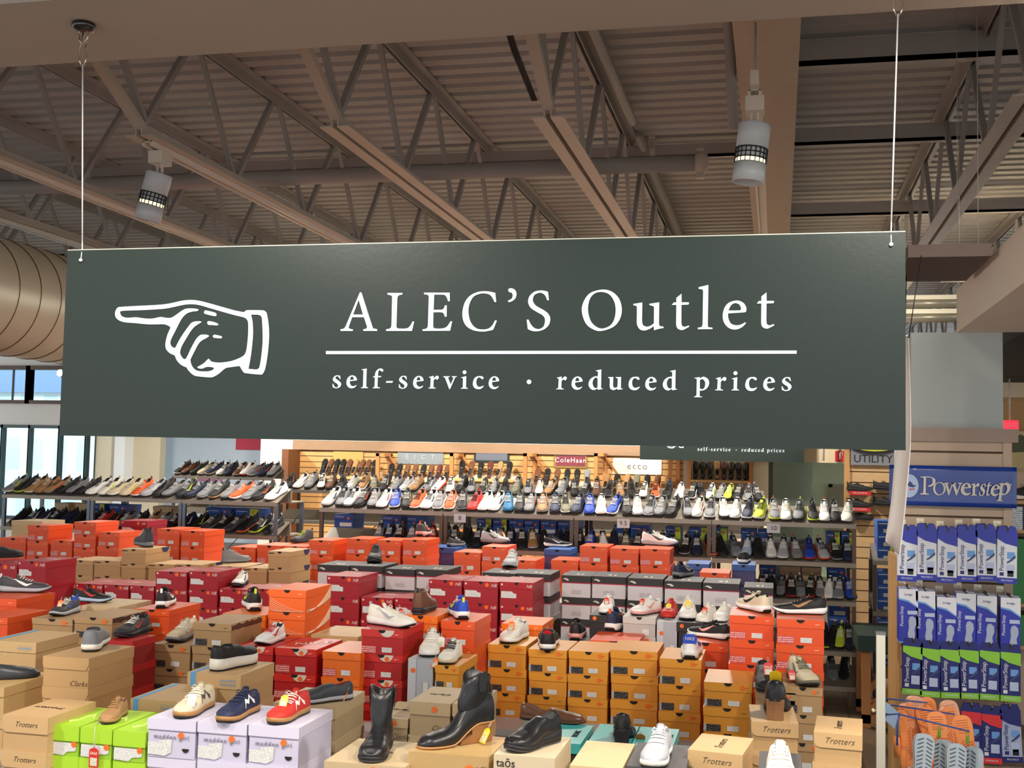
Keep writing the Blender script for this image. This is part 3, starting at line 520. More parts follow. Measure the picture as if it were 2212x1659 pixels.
# right slat wall with utility sign
YR = 14.2; q0, q1 = PY(1835, 1000, YR).x, PY(2012, 1000, YR).x
slat('slatwall', q0, q1, YR, 0, 2.6, mat('light_oak_slat', (214, 178, 130), .5, var=.06), .125, 'light oak slatwall with black shoes between doorway and banner')
mb = MB(); mb.box(q0-.06, YR-.05, 0, q0, YR+.05, 2.6); one('wood_post', mb, M_WOOD, 'oak edge post left of the light oak slatwall', 'post')
t = thing('utility_sign', 'grey sign reading UTILITY under a yellow green oval on the light oak slatwall', 'sign', PY(1888, 1005, YR-.06))
MB().box(-.26, 0, 0, .26, .02, .22).obj('panel', mat('grey_sign', (138, 142, 150), .4, var=0), t); mobj('lettering', text_mesh('UTILITY', .125), M_DK, t, (-.01, -.003, .07))
mb = MB(); el = [(.31*math.cos(2*PI*k/32), .26+.13*math.sin(2*PI*k/32)) for k in range(32)]; mb.prism(el, -.03, 0); mb.obj('oval_rim', M_DK, t)
mb = MB(); el = [(.285*math.cos(2*PI*k/32), .265+.105*math.sin(2*PI*k/32)) for k in range(32)]; mb.prism(el, -.036, -.03); mb.obj('oval_face', mat('acid_yellow', (214, 224, 50), .4, var=0), t)
# ---------------- insole display wall on the right
YP = 6.9
pc0, pc1 = PY(1946, 1100, YP).x, PY(2186, 1100, YP).x
zp = PY(2050, 925, YP).z
t = thing('insole_display', 'beige slatwall display gondola under the blue banner, full of hanging insole packs', 'display', (pc0, YP, 0)); w = pc1-pc0
mb = MB(); z = .1; mb.box(0, .014, 0, w, .05, zp, 1)
while z < zp-.08: mb.box(.0, 0, z, w-.045, .016, z+.108); z += .12
mb.obj('slat_panel', [M_WOODP, mat('slat_groove_brown', (88, 66, 50), .7, var=0)], t)
MB().box(w-.045, -.012, 0, w, .05, zp-.07).obj('edge_post', M_WOODP, t); MB().box(-.01, -.03, zp-.075, w+.03, .06, zp).obj('top_rail', mat('taupe_rail', (160, 138, 124), .5), t)
mb = MB(); mb.box(-.02, 0, 0, 0, .56, PY(1930, 1205, YP).z); mb.obj('side_panel', M_WOOD, t); MB().box(0, -.34, 0, w, 0, .25).obj('base', M_WOODP, t)
# column and bulkhead over it
cx1 = PY(2167, 900, YP+.2).x; zcol = PY(2100, 718, YP+.2).z
mb = MB(); mb.box(PY(1968, 900, YP+.2).x, YP+.2, 0, cx1, YP+1.2, zcol); struct('column_3', mb, mat('grey_column_paint', (186, 192, 188), .8, var=.02))
h = zcol-HC; mb = MB(); mb.box(1.276*h, YB, zcol, 1.79*h, YP+.2, zcol+.25); struct('ceiling_3', mb, mat('beige_bulkhead', (240, 226, 206), .8, var=.02))
mb = MB(); mb.box(1.79*h, YB, zcol+.02, 9, 12, zcol+.2); struct('ceiling_4', mb, mat('dark_ceiling', (40, 42, 46), .8))
for i, (yy, zz) in enumerate(((8.2, 656), (8.2, 686))):
    a_ = PY(1930, zz, yy); b_ = PY(2090, zz, yy); mb = MB(); mb.tube([(a_.x, yy, a_.z), (b_.x, yy, a_.z)], .035, 10); mb.box(a_.x, yy-.05, a_.z+.02, b_.x, yy+.05, a_.z+.05); mb.tube([(b_.x-.05, yy, a_.z), (b_.x-.05, yy, ZD)], .002, 5)
    one('light_fixture', mb, M_GALV, ('upper' if i == 0 else 'lower') + ' bare steel light fixture hanging right of the big sign', 'light', 'steel light fixtures right of the sign')
# what shows right of the display: lit bulkhead, mural, shelves
YF = 11.5; X0 = PY(2140, 900, YF).x
for nm, y0, y1, rgb in (('wall_right_1', 742, 858, (222, 206, 172)), ('wall_right_2', 858, 945, (186, 150, 100))):
    mb = MB(); mb.box(X0, YF+(.6 if y0 > 800 else 0), PY(2190, y1, YF).z, 9, YF+.8, PY(2190, y0, YF).z); struct(nm, mb, mat(nm, rgb, .7, var=.03))
t = thing('exit_sign', 'red lit exit sign hanging at the right edge beyond the display', 'sign', PY(2182, 930, YF-.5)); MB().box(-.05, 0, 0, .07, .03, .09).obj('panel', mat('exit_red', (230, 40, 60), .4, var=0, emit=1.5), t); mobj('lettering', text_mesh('EXIT', .05), M_TRACK, t, (.01, -.003, .045)); MB().lathe([(.006, .09), (.006, zcol+.02-t.location.z)], (0, .015, 0), 12).obj('canopy', M_TRACK, t)
t = thing('mural', 'framed picture of a walker by dark trees at the right edge', 'picture', PY(2172, 1012, YF+.5)); MB().box(0, 0, 0, .9, .02, .36).obj('picture_panel', mat('mural_paper', (216, 196, 140), .5, var=.1, scale=3), t); MB().prism([(0, .2), (.06, .3), (.14, .33), (.22, .28), (.3, .22), (.3, .17), (0, .15)], -.004, 0).obj('painted_trees', mat('mural_trees', (92, 96, 72), .6, var=.2, scale=20), t); MB().prism([(.2, .1), (.215, .18), (.21, .23), (.235, .23), (.232, .18), (.25, .08), (.235, .08), (.225, .15), (.212, .08)], -.008, -.004).obj('painted_walker', mat('mural_yellow', (214, 200, 60), .6, var=0), t)
mb = MB(); mb.box(X0, YF+.6, 0, 9, YF+.8, PY(2190, 945, YF).z); struct('wall_right_3', mb, mat('right_back_wall', (206, 180, 140), .7, var=.03))
# ================================================================ shoes
PAL = {'k': ('black', (26, 26, 28)), 'w': ('white', (246, 245, 240)), 'g': ('grey', (132, 134, 138)), 'd': ('dark grey', (66, 66, 70)), 'n': ('navy', (34, 42, 72)), 'b': ('blue', (38, 76, 190)), 't': ('teal blue', (28, 112, 160)),
 'r': ('red', (206, 50, 40)), 'o': ('orange', (230, 98, 40)), 'y': ('yellow green', (206, 226, 60)), 'c': ('cream', (222, 208, 176)), 'B': ('brown', (104, 66, 44)), 'T': ('tan', (172, 130, 86)), 'p': ('pink', (232, 168, 160)), 'm': ('maroon', (96, 44, 42)), 's': ('silver', (182, 184, 190)), 'l': ('pale blue', (176, 198, 222)), 'e': ('olive grey', (120, 118, 96)), 'u': ('gum', (176, 128, 76)), 'W': ('off-white', (244, 241, 228)), 'G': ('charcoal', (58, 62, 68))}
def sm(c, rough=.6, leather=False): return mat(('leather_' if leather else 'cloth_') + PAL[c][0].replace(' ', '_'), PAL[c][1], .36 if leather else rough, var=.04, scale=40)
def interp(tab, t):
    for i in range(len(tab)-1):
        if t <= tab[i+1][0]:
            a, b = tab[i], tab[i+1]; u = (t-a[0])/(b[0]-a[0]) if b[0] > a[0] else 0; u = u*u*(3-2*u); return a[1] + (b[1]-a[1])*u
    return tab[-1][1]
HWT = [(0, .012), (.02, .022), (.08, .031), (.18, .034), (.42, .033), (.62, .042), (.76, .046), (.88, .042), (.96, .028), (1, .008)]
KINDS = {  # L length, top: height of the upper above the sole, sole: thickness, spring, opening range, dip
 'court': dict(L=.29, top=[(0, .05), (.03, .062), (.12, .058), (.24, .05), (.34, .066), (.42, .064), (.6, .046), (.75, .036), (.9, .028), (1, .008)], sole=[(0, .028), (1, .024)], spr=.006, op=(.05, .37), w=1.0, fl=1.03, lace=1),
 'run': dict(L=.30, top=[(0, .05), (.03, .066), (.12, .06), (.24, .048), (.34, .064), (.42, .062), (.6, .045), (.75, .035), (.9, .026), (1, .006)], sole=[(0, .036), (.1, .040), (.45, .030), (.75, .028), (1, .018)], spr=.022, op=(.05, .37), w=.98, fl=1.12, lace=1),
 'slip': dict(L=.28, top=[(0, .045), (.04, .058), (.14, .052), (.26, .046), (.36, .058), (.5, .055), (.7, .04), (.9, .028), (1, .008)], sole=[(0, .026), (1, .02)], spr=.006, op=(.05, .38), w=1.0, fl=1.03, lace=0),
 'loaf': dict(L=.29, top=[(0, .04), (.04, .05), (.14, .044), (.26, .036), (.4, .034), (.46, .05), (.6, .044), (.78, .034), (.92, .024), (1, .006)], sole=[(0, .022), (.25, .022), (.3, .009), (1, .009)], spr=.006, op=(.05, .46), w=.9, fl=1.04, lace=0),
 'pump': dict(L=.25, top=[(0, .05), (.04, .056), (.14, .046), (.3, .03), (.55, .022), (.64, .032), (.8, .03), (.93, .022), (1, .006)], sole=[(0, .006), (1, .006)], spr=.0, op=(.06, .62), w=.86, fl=1.03, lace=0, heel=.055),
 'plat': dict(L=.28, top=[(0, .05), (.04, .062), (.14, .058), (.26, .052), (.36, .06), (.5, .055), (.7, .042), (.9, .034), (1, .012)], sole=[(0, .052), (1, .046)], spr=.004, op=(.05, .38), w=1.0, fl=1.05, lace=0),
 'hike': dict(L=.30, top=[(0, .07), (.03, .098), (.12, .10), (.26, .10), (.34, .094), (.42, .078), (.6, .052), (.75, .042), (.9, .034), (1, .01)], sole=[(0, .034), (.5, .028), (1, .024)], spr=.012, op=(.05, .34), w=1.0, fl=1.06, lace=1),
 'boot': dict(L=.25, top=[(0, .06), (.04, .085), (.14, .10), (.3, .10), (.4, .078), (.55, .052), (.75, .04), (.9, .032), (1, .01)], sole=[(0, .032), (.28, .030), (.33, .016), (1, .016)], spr=.004, op=(2, 3), w=.95, fl=1.05, lace=0, shaft=.155),
 'wedge': dict(L=.27, top=[(0, .06), (.04, .085), (.14, .10), (.3, .10), (.4, .078), (.55, .05), (.75, .038), (.9, .03), (1, .01)], sole=[(0, .006), (1, .008)], spr=.0, op=(2, 3), w=.9, fl=1.05, lace=0, shaft=.145, heel=.06),
 'clog': dict(L=.27, top=[(0, .045), (.04, .06), (.14, .058), (.26, .052), (.36, .066), (.5, .06), (.7, .044), (.9, .03), (1, .01)], sole=[(0, .045), (.35, .036), (.7, .018), (1, .018)], spr=.012, op=(.05, .38), w=1.0, fl=1.05, lace=0),
}
HALF_D = [(1.0, 0), (1.05, .2), (1.04, .42), (.96, .62), (.82, .80), (.62, .92), (.42, .975), (.2, 1.0), (0, 1.0)]
HALF_O = [(1.0, 0), (1.05, .2), (1.02, .42), (.93, .64), (.84, .84), (.76, .97), (.66, .97), (.56, .6), (0, .42)]
def kz(K, t):
    """height of the footbed over the ground"""
    spr = K['spr']*max(0, (t-.72)/.28)**2 + K['spr']*.35*max(0, (.12-t)/.12)**2
    hl = K.get('heel', 0); arch = hl*(1 - min(1, max(0, (t-.28)/.36)))
    if hl: u = min(1, max(0, (t-.22)/.42)); arch = hl*(1-u*u*(3-2*u))
    return spr, arch
def spos(K, t, q, off=0):
    """point on the upper: q in -1..1 across (ring parameter)"""
    w = interp(HWT, t)*K['w']; h = interp(K['top'], t); s = interp(K['sole'], t); spr, arch = kz(K, t)
    o = 0
    a0, a1 = K['op']
    if a0 < t < a1: o = min(1, (t-a0)/.05, (a1-t)/.05); o = max(0, min(1, o))
    aq = abs(q)*8; i = min(7, int(aq)); u = aq - i
    d = [HALF_D[i][k]*(1-u)+HALF_D[i+1][k]*u for k in (0, 1)]; p = [HALF_O[i][k]*(1-u)+HALF_O[i+1][k]*u for k in (0, 1)]
    fx, fz = d[0]*(1-o)+p[0]*o, d[1]*(1-o)+p[1]*o
    x = fx*(w+off)*(1 if q < 0 else -1); z = s*.9 + spr + arch + fz*(h+off)
    return Vector((x, -t*K['L'], z))
TS = [0, .015, .035, .06, .09, .13, .18, .23, .28, .32, .35, .38, .42, .47, .53, .59, .65, .71, .77, .82, .87, .91, .945, .97, .99, 1.0]
SHOE_ME = {}
def shoe_meshes(kind):
    if kind in SHOE_ME: return SHOE_ME[kind]
    K = KINDS[kind]; out = {}
    mb = MB(); rings = []; qs = [-1 + k/8 for k in range(9)]; Q = [(-(1-k/8)) for k in range(9)] + [k/8 for k in range(1, 9)]
    Q = [-(k/8)/1 for k in range(0, 9)]
    full = [(-1, k/8) for k in range(9)] + [(1, 1-k/8) for k in range(1, 9)]
    for t in TS: rings.append([spos(K, t, sgn*max(qq, 1e-6)) for sgn, qq in full])
    n = len(full); vs_ = [p for r in rings for p in r]; fs = []; mi = []
    for i in range(len(rings)-1):
        tm = (TS[i]+TS[i+1])/2
        for k in range(n-1):
            mb.add([], []); fs.append((i*n+k, (i+1)*n+k, (i+1)*n+k+1, i*n+k+1)); mi.append(1 if (K['op'][0] < tm < K['op'][1] and 5 < k+.5 < n-6) else 0)
    mb.v = vs_; mb.f = fs + [tuple(range(n)), tuple(range((len(rings)-1)*n, len(rings)*n))[::-1]]; mb.m = mi + [0, 0]; mb.sm = [True]*len(mb.f)
    me = mb.mesh('upper'); out['upper'] = me
    mb = MB(); ms = MB(); rs = []; ro = []
    for t in TS:
        w = interp(HWT, t)*K['w']*K['fl'] + .002; s = interp(K['sole'], t); spr, arch = kz(K, t); ex = (.5-t)*(.012 if K['fl'] > 1.05 else .005); y = -t*K['L'] + ex*1.0
        z0, z1 = spr + arch, spr + arch + s
        if t < .03 and K['fl'] > 1.1: z0 += .008
        zm = z0 + min(.007, s*.3)
        rs.append([(-w*.96, y, zm), (-w*1.02, y, (zm+z1)/2), (-w*.97, y, z1), (w*.97, y, z1), (w*1.02, y, (zm+z1)/2), (w*.96, y, zm)])
        ro.append([(-w*.9, y, z0), (-w*.97, y, zm), (w*.97, y, zm), (w*.9, y, z0)])
    mb.loft(rs); ms.loft(ro, smooth=False); out['midsole'] = mb.mesh('midsole'); out['outsole'] = ms.mesh('outsole')
    if K['lace']:
        mb = MB()
        for k in range(5):
            t = .41 + k*.055; mb.tube([spos(K, t, -.62, .003), spos(K, t+.008, -.8, .005), spos(K, t+.012, .999, .006), spos(K, t+.008, .8, .005), spos(K, t, .62, .003)], .003, 5)
        for s_ in (-1, 1): mb.tube([spos(K, .40, s_*.95, .006), spos(K, .42, s_*.8, .012) + Vector((-s_*.004, 0, .006)), spos(K, .46, s_*.7, .012), spos(K, .45, s_*.85, .008)], .0022, 5)
        out['laces'] = mb.mesh('laces')
        mb = MB(); R = []
        for t, dz in ((.46, .002), (.40, .004), (.35, .012), (.315, .026)):
            c = spos(K, .40 if t < .4 else t, .999); wv = .6*interp(HWT, .4)
            R.append([(-wv*.8, -t*K['L'], c.z+dz-.006), (-wv*.4, -t*K['L'], c.z+dz), (wv*.4, -t*K['L'], c.z+dz), (wv*.8, -t*K['L'], c.z+dz-.006), (wv*.4, -t*K['L']-.002, c.z+dz-.008), (-wv*.4, -t*K['L']-.002, c.z+dz-.008)])
        mb.loft(R); out['tongue'] = mb.mesh('tongue')
    sw = MB(); N = 14
    def swo(sgn, tv):
        f, r = [], []
        for i in range(N+1):
            u = i/N; t = .24 + u*.44; mid = .60 - .34*math.sin(min(1, u*1.25)*PI*.5)*1.0 if u < .75 else .26 + (u-.75)*.9; th = .012 + .17*math.sin(PI*min(1, (u)**1.5))*(1 if u > .15 else u/.15)
            f.append(spos(K, t, sgn*(max(.02, mid-th*.5)), .0022)); r.append(spos(K, t, sgn*(min(.7, mid+th*.5)), .0022))
        return f + r[::-1]
    for sgn in (-1, 1):
        P = swo(sgn, 0); n2 = len(P); sw.add(P, [(i, i+1, n2-2-i, n2-1-i) for i in range(N)], 0, True)
    out['swoosh'] = sw.mesh('side_mark')
    # zigzag mark of the court shoes
    zg_ = MB()
    for sgn in (-1, 1):
        P = [(.30, .18), (.36, .42), (.44, .25), (.50, .5), (.58, .22), (.62, .22), (.62, .38), (.56, .38), (.51, .62), (.44, .42), (.38, .60), (.30, .34)]
        zg_.add([spos(K, .88-a_*1.02+.02, sgn*b_, .0022) for a_, b_ in P], [(0, 1, 10, 11), (1, 2, 9, 10), (2, 3, 8, 9), (3, 4, 7, 8), (4, 5, 6, 7)])
    out['zigzag'] = zg_.mesh('side_mark')
    if K.get('shaft'):
        mb = MB(); R = []; sh = K['shaft']; hz = K.get('heel', .03)
        for u, rx, ry, cy in ((0, .024, .046, .30), (.3, .029, .050, .285), (.5, .031, .047, .26), (.75, .0325, .044, .24), (1, .034, .046, .23)):
            rx *= 1.2; ry *= 1.05; R.append([(rx*math.cos(2*PI*k/20), -cy*K['L'] + ry*math.sin(2*PI*k/20), hz + .045 + u*(sh-.035) + (.012*u*math.cos(4*PI*k/20))) for k in range(20)])
        R.append([(p[0]*.88, (p[1]+.21*K['L'])*.88-.21*K['L'], p[2]-.002) for p in R[-1]]); R.append([(p[0]*.8, (p[1]+.21*K['L'])*.8-.21*K['L'], p[2]-.08) for p in R[-1]])
        mb.loft(R, cap=False); mb.add(R[-1], [tuple(range(20))]); out['shaft'] = mb.mesh('shaft')
        mb = MB()
        for sgn in (-1, 1): P = [(-.012, 0), (.012, 0), (.017, .07), (-.017, .055)]; mb.add([(sgn*(.0395 + .004*(z/.09)), -.235*K['L']+y_, hz+.105+z) for y_, z in P], [(0, 1, 2, 3)])
        out['gusset'] = mb.mesh('elastic_panel')
    if K.get('heel'):
        mb = MB(); hz = K['heel']; L = K['L']
        if kind == 'wedge': R = [[(s_*(.022+.004*(z > .02)), -t*L, z) for s_, t in ((-1, .02+.04*(1-z/hz)), (1, .02+.04*(1-z/hz)), (1, .50-.14*z/hz), (-1, .50-.14*z/hz))] for z in (0, hz*.5, hz+.004)]; R = [[(s_*(.022+.006*z/hz), -(.03+.02*(1-z/hz))*L, z) for s_ in (-1, 1)] + [(s_*(.026+.004*z/hz), -(.34+.16*(1 - z/hz))*L if z < hz*.2 else -(.34)*L, z) for s_ in (1, -1)] for z in (0, hz*.15, hz*.5, hz+.005)]
        else: R = [[(f*.024*a_, -L*.11 + f*.024*b_, z) for a_, b_ in ((-1, 1), (0, 1.15), (1, 1), (1.05, 0), (1, -1), (-1, -1), (-1.05, 0))] for z, f in ((0, 1.0), (hz*.5, 1.0), (hz+.006, 1.1))]
        mb.loft(R, smooth=False); out['heel'] = mb.mesh('heel')
    mb = MB(); a0 = K['op'][0]
    if a0 < 1: pts = [spos(K, .06 + .3*abs(math.sin(PI*k/1)) if 0 else .07, 0.63, .002)]
    # pull tab
    mb.box(-.006, -.006, K['sole'][0][1]+K['top'][1][1]-.012+kz(K, 0)[1], .006, .002, K['sole'][0][1]+K['top'][1][1]+.012+kz(K, 0)[1]); out['tab'] = mb.mesh('pull_tab')
    SHOE_ME[kind] = out; return out
def shoe(kind, up, sole='w', out=None, line='k', lace=None, mark=None, mcol='w', nm=None, label=None, loc=(0, 0, 0), rz=0, group=None, scale=None, simple=False, heelc='T', leather=False):
    """toe points to -Y before turning"""
    M_ = shoe_meshes(kind)
    names = {'court': 'sneaker', 'run': 'running_shoe', 'slip': 'slip_on_shoe', 'plat': 'platform_shoe', 'loaf': 'loafer', 'pump': 'heeled_pump', 'hike': 'hiking_shoe', 'boot': 'ankle_boot', 'wedge': 'wedge_boot', 'clog': 'clog'}
    leather = leather or kind in ('loaf', 'pump', 'boot', 'wedge', 'clog')
    t = thing(nm or names[kind], label, 'boot' if 'boot' in names[kind] else 'shoe', loc, rz, group); L = KINDS[kind]['L']
    off = Vector((0, L/2, 0)); U = sm(up, leather=leather)
    mobj('upper', M_['upper'], [U, sm(line)], t, off); mobj('midsole', M_['midsole'], sm(sole), t, off); mobj('outsole', M_['outsole'], sm(out or ('k' if sole != 'k' else 'd')), t, off)
    if 'laces' in M_: mobj('laces', M_['laces'], sm(lace or ('k' if up == 'k' else 'W')), t, off); mobj('tongue', M_['tongue'], sm(up), t, off)
    if 'shaft' in M_: mobj('shaft', M_['shaft'], U, t, off); mobj('elastic_panel', M_['gusset'], sm('k'), t, off)
    if 'heel' in M_: mobj('heel', M_['heel'], mat('stacked_wood_heel', (150, 104, 62), .5, var=.12, scale=30) if heelc == 'T' else sm(heelc), t, off)
    if mark: mobj('side_mark', M_['swoosh' if mark == 's' else 'zigzag'], sm(mcol), t, off)
    if kind in ('run', 'hike'): mobj('pull_tab', M_['tab'], sm(mcol if mark else line), t, off)
    if scale: 
        t.scale = (scale, scale, scale)
    return t
# hang tags
def hang_tag(parent, pos, rgb, tilt=0, txt='SALE', size=(.034, .05), rz=0, nm='price_tag'):
    t = MB(); w, h = size; t.prism([(-w/2, -h), (w/2, -h), (w/2, -.008), (w*.2, 0), (-w*.2, 0), (-w/2, -.008)], 0, .0008); o = t.obj(nm, mat('tag'+str(rgb), rgb, .5, var=0), parent); o.location = pos; o.rotation_euler = (tilt, 0, rz)
    if txt: mobj('lettering', text_mesh(txt, .013, depth=.0003), mat('tag_ink', (255, 240, 210) if rgb[1] < 150 else (120, 80, 20), .5, var=0), o, (0, -.001, -.018))
    mb = MB(); mb.box(-w*.36, -.0006, -h*.92, w*.36, 0, -h*.5); mb.obj('printed_panel', print_mat('tag_print', (250, 246, 220), (60, 50, 40), 200, 500), o)
    s = MB(); s.tube([(0, 0, 0), (.004, 0, .014), (0, 0, .022), (-.004, 0, .012), (0, 0, 0)], .0008, 4); s.obj('string', M_TRACK, o); return o
# ================================================================ shoe boxes
KR = (196, 160, 112)
BOX = {  # kind: body, lid, lid fraction, natural height, depth
 'nkr': ((176, 142, 98), (180, 146, 102), .30, .105, .33), 'nyl': ((222, 150, 50), (228, 156, 52), .34, .118, .33), 'nor': ((226, 82, 34), (232, 88, 36), .33, .115, .33), 'nrd': ((184, 30, 32), (212, 46, 40), .30, .112, .32), 'norm': ((232, 110, 30), (240, 116, 32), .30, .112, .32),
 'swr': ((240, 104, 32), (240, 104, 32), .34, .12, .34), 'nb': ((164, 22, 36), (170, 26, 42), .34, .125, .33), 'sau': ((214, 206, 208), (44, 42, 42), .32, .133, .33), 'asi': ((190, 152, 104), (196, 158, 108), .32, .108, .34), 'cla': ((178, 156, 120), (192, 170, 132), .38, .112, .31),
 'cl2': ((196, 156, 104), (200, 160, 108), .40, .13, .33), 'blu': ((200, 166, 116), (206, 172, 122), .42, .12, .32), 'tro': ((196, 160, 110), (204, 168, 118), .48, .105, .29), 'lav': ((200, 196, 218), (212, 208, 228), .28, .129, .30), 'lim': ((150, 196, 44), (168, 214, 48), .50, .103, .29),
 'tao': ((190, 178, 158), (206, 190, 158), .95, .15, .28), 'sof': ((178, 146, 96), (184, 152, 100), .60, .13, .27), 'pla': ((200, 166, 112), (204, 170, 116), .30, .12, .33), 'tea': ((54, 52, 50), (70, 178, 176), .28, .12, .29), 'chr': ((70, 68, 68), (78, 76, 76), .5, .12, .3), 'sil': ((176, 180, 188), (196, 200, 206), .2, .3, .12), 'gry': ((186, 184, 178), (200, 198, 192), .34, .12, .32), 'blk': ((32, 30, 32), (40, 38, 40), .36, .12, .32),
 'nav': ((36, 58, 120), (52, 92, 160), .3, .12, .33), 'adi': ((28, 78, 160), (34, 90, 176), .35, .115, .32), 'adl': ((28, 78, 160), (34, 90, 176), .35, .115, .32), 'crm': ((140, 22, 38), (154, 26, 44), .34, .125, .33), 'drd': ((150, 22, 24), (190, 34, 34), .3, .12, .33), 'tan': ((206, 178, 132), (210, 184, 140), .3, .115, .32)}
BNAME = {'nkr': 'brown kraft shoe box', 'nyl': 'amber yellow shoe box', 'nor': 'orange shoe box', 'norm': 'bright orange shoe box', 'nrd': 'red shoe box', 'swr': 'white-striped orange shoe box', 'nb': 'crimson shoe box', 'sau': 'black-lidded white shoe box', 'asi': 'navy-disc kraft shoe box', 'cla': 'grey-tan shoe box',
 'cl2': 'tan cardboard shoe box', 'blu': 'blue-striped kraft shoe box', 'tro': 'script kraft shoe box', 'lav': 'pale lavender shoe box', 'lim': 'lime green shoe box', 'tao': 'cream named shoe box', 'sof': 'patterned tan shoe box', 'pla': 'plain kraft shoe box', 'tea': 'teal-lidded black shoe box', 'chr': 'charcoal shoe box', 'sil': 'silver grey upright shoe box', 'gry': 'light grey shoe box', 'blk': 'black shoe box', 'nav': 'navy shoe box', 'adi': 'blue shoe box', 'adl': 'blue and lime shoe box', 'crm': 'crimson shoe box', 'drd': 'dark red shoe box', 'tan': 'tan shoe box'}
M_ST = mat('orange_dot_sticker', (240, 112, 40), .4, var=0); M_LB = print_mat('price_label', (232, 232, 228), (90, 90, 96), 300, 300, .75); M_LBK = print_mat('black_size_label', (24, 22, 22), (190, 190, 186), 200, 200, .85); M_BAR = print_mat('barcode_strip', (236, 236, 232), (20, 20, 20), 3, 420, .45); M_NOTCH = mat('dark_notch', (30, 22, 20), .8, var=0)
def ctr(poly, cx, cz, sx, sz): return [(cx + a*sx, cz + b*sz) for a, b in poly]
CIRC = [(math.cos(2*PI*k/20), math.sin(2*PI*k/20)) for k in range(20)]
HALFD = [(math.cos(PI + PI*k/12), math.sin(PI + PI*k/12)) for k in range(13)]
SWO = [(-1, .15), (-.75, -.25), (-.35, -.38), (.2, -.2), (1, .35), (.1, -.02), (-.45, -.12), (-.72, .0)]
BM = {}
def cached(key, fn):
    if key not in BM: BM[key] = fn()
    return BM[key]
def box_obj(kind, W, H, D, label, loc, rz=0, group=None, top=True, sticker=True, low=False):
    """a shoe box; origin at the middle of the bottom of its front face"""
    body, lidc, lf, _, _ = BOX[kind]; k3 = (round(W, 3), round(H, 3), round(D, 3)); t = thing('shoe_box', label, 'shoe box', loc, rz, group)
    mbod = mat('card_'+kind, body, .6 if kind not in ('nyl', 'nor', 'nrd', 'nb', 'tea', 'norm') else .45, var=.035, scale=6); mlid = mat('card_lid_'+kind, lidc, .55 if kind not in ('tea', 'nor', 'nyl', 'nrd', 'nb', 'norm') else .38, var=.03, scale=6)
    lh = H*lf; e = .0025
    if kind not in ('sil',):
        mobj('box_body', cached(('body', kind) + k3, lambda: MB().box(-W/2+e, e, 0, W/2-e, D-e, H-.004).mesh('box_body')), mbod, t)
        def lid():
            mb = MB(); r = min(.02, lh*.6) if kind[0] == 'n' and kind != 'nb' or kind in ('swr', 'cl2', 'tro', 'blu') else .002
            mb.box(-W/2, .0015, H-lh*.97, W/2, D, H)
            if kind == 'nb': pl = [(-W/2, H), (W/2, H), (W/2, H-lh), (-W/2+.1*W, H-lh*.72), (-W/2, H-lh*.68)]
            else: pl = [(-W/2, H), (W/2, H), (W/2, H-lh)] if kind != 'cl2' else [(-W/2, H), (W/2, H), (W/2, H-lh*.5), (W/2-.012, H-lh)]
            if kind != 'nb': pl += [(-W/2 + r - r*math.sin(PI/2*q/5), H-lh+r - r*math.cos(PI/2*q/5)) for q in range(6)]
            mb.prism(pl, -.0022, .002); return mb.mesh('lid')
        lo = mobj('lid', cached(('lid', kind) + k3, lid), mlid, t)
    else:
        mobj('box_body', cached(('body', kind) + k3, lambda: MB().box(-W/2+e, e, 0, W/2-e, D-e, H).mesh('box_body')), mbod, t)
        lo = mobj('lid', cached(('lid', kind) + k3, lambda: MB().box(-W/2-.001, -.002, -.0, -W/2+.035, D, H+.001).mesh('lid')), mlid, t)
    def flat(nm, poly, m, y=-.0032, par=None): o = MB().prism(poly, y, y+.0006).obj(nm, m, par or t); return o
    def rect(x0, x1, z0, z1): return [(x0, z0), (x1, z0), (x1, z1), (x0, z1)]
    X = lambda u: -W/2 + u*W
    Z = lambda v: H - v*H
    nk = kind in ('nkr', 'nyl', 'nor', 'nrd', 'norm', 'swr')
    if nk or kind in ('nb', 'gry', 'asi', 'nav'): flat('thumb_notch', ctr(HALFD, X(.5), H-.0005, W*(.085 if kind != 'nb' else .055), H*.13), M_NOTCH, -.0036, lo)
    if nk and not low:
        flat('brand_mark', ctr(SWO, X(.86), Z(.16), W*.06, H*.07), mat('mark_white', (250, 236, 226), .5, var=0) if kind in ('nor', 'nrd', 'norm', 'swr') else M_NOTCH, -.0036, lo)
        if kind in ('nkr', 'nyl'): flat('barcode_strip', rect(X(.015), X(.07), Z(.95), Z(.66)), M_BAR, -.0004); flat('size_label', rect(X(.07), X(.37), Z(.94), Z(.67)), M_LBK, -.0004)
        elif kind != 'swr': flat('size_label', rect(X(.02), X(.36), Z(.95), Z(.66)), print_mat('pink_size_label', (206, 84, 84), (236, 200, 196), 45, 100, .6), -.0004)
        if kind != 'swr': flat('price_label', rect(X(.5), X(.74), Z(.90), Z(.70)), M_LB, -.0004)
        if kind == 'nrd': flat('white_flap', ctr(HALFD, X(.62), H-.001, W*.17, H*.27), M_TRACK, -.0034, lo)
        if sticker and kind != 'swr' and kind not in ('nor',): flat('round_sticker', ctr(CIRC, X(.64 if kind == 'nrd' else .8), Z(.17), W*.055, W*.055), M_ST, -.0041, lo)
    if kind == 'nkr' and not low: MB().box(W/2-.0005, .004, H-lh*.95, W/2+.0008, D*.98, H-.003).obj('printed_band', print_mat('dark_brown_band', (74, 48, 34), (190, 160, 120), 14, 30, .75), t)
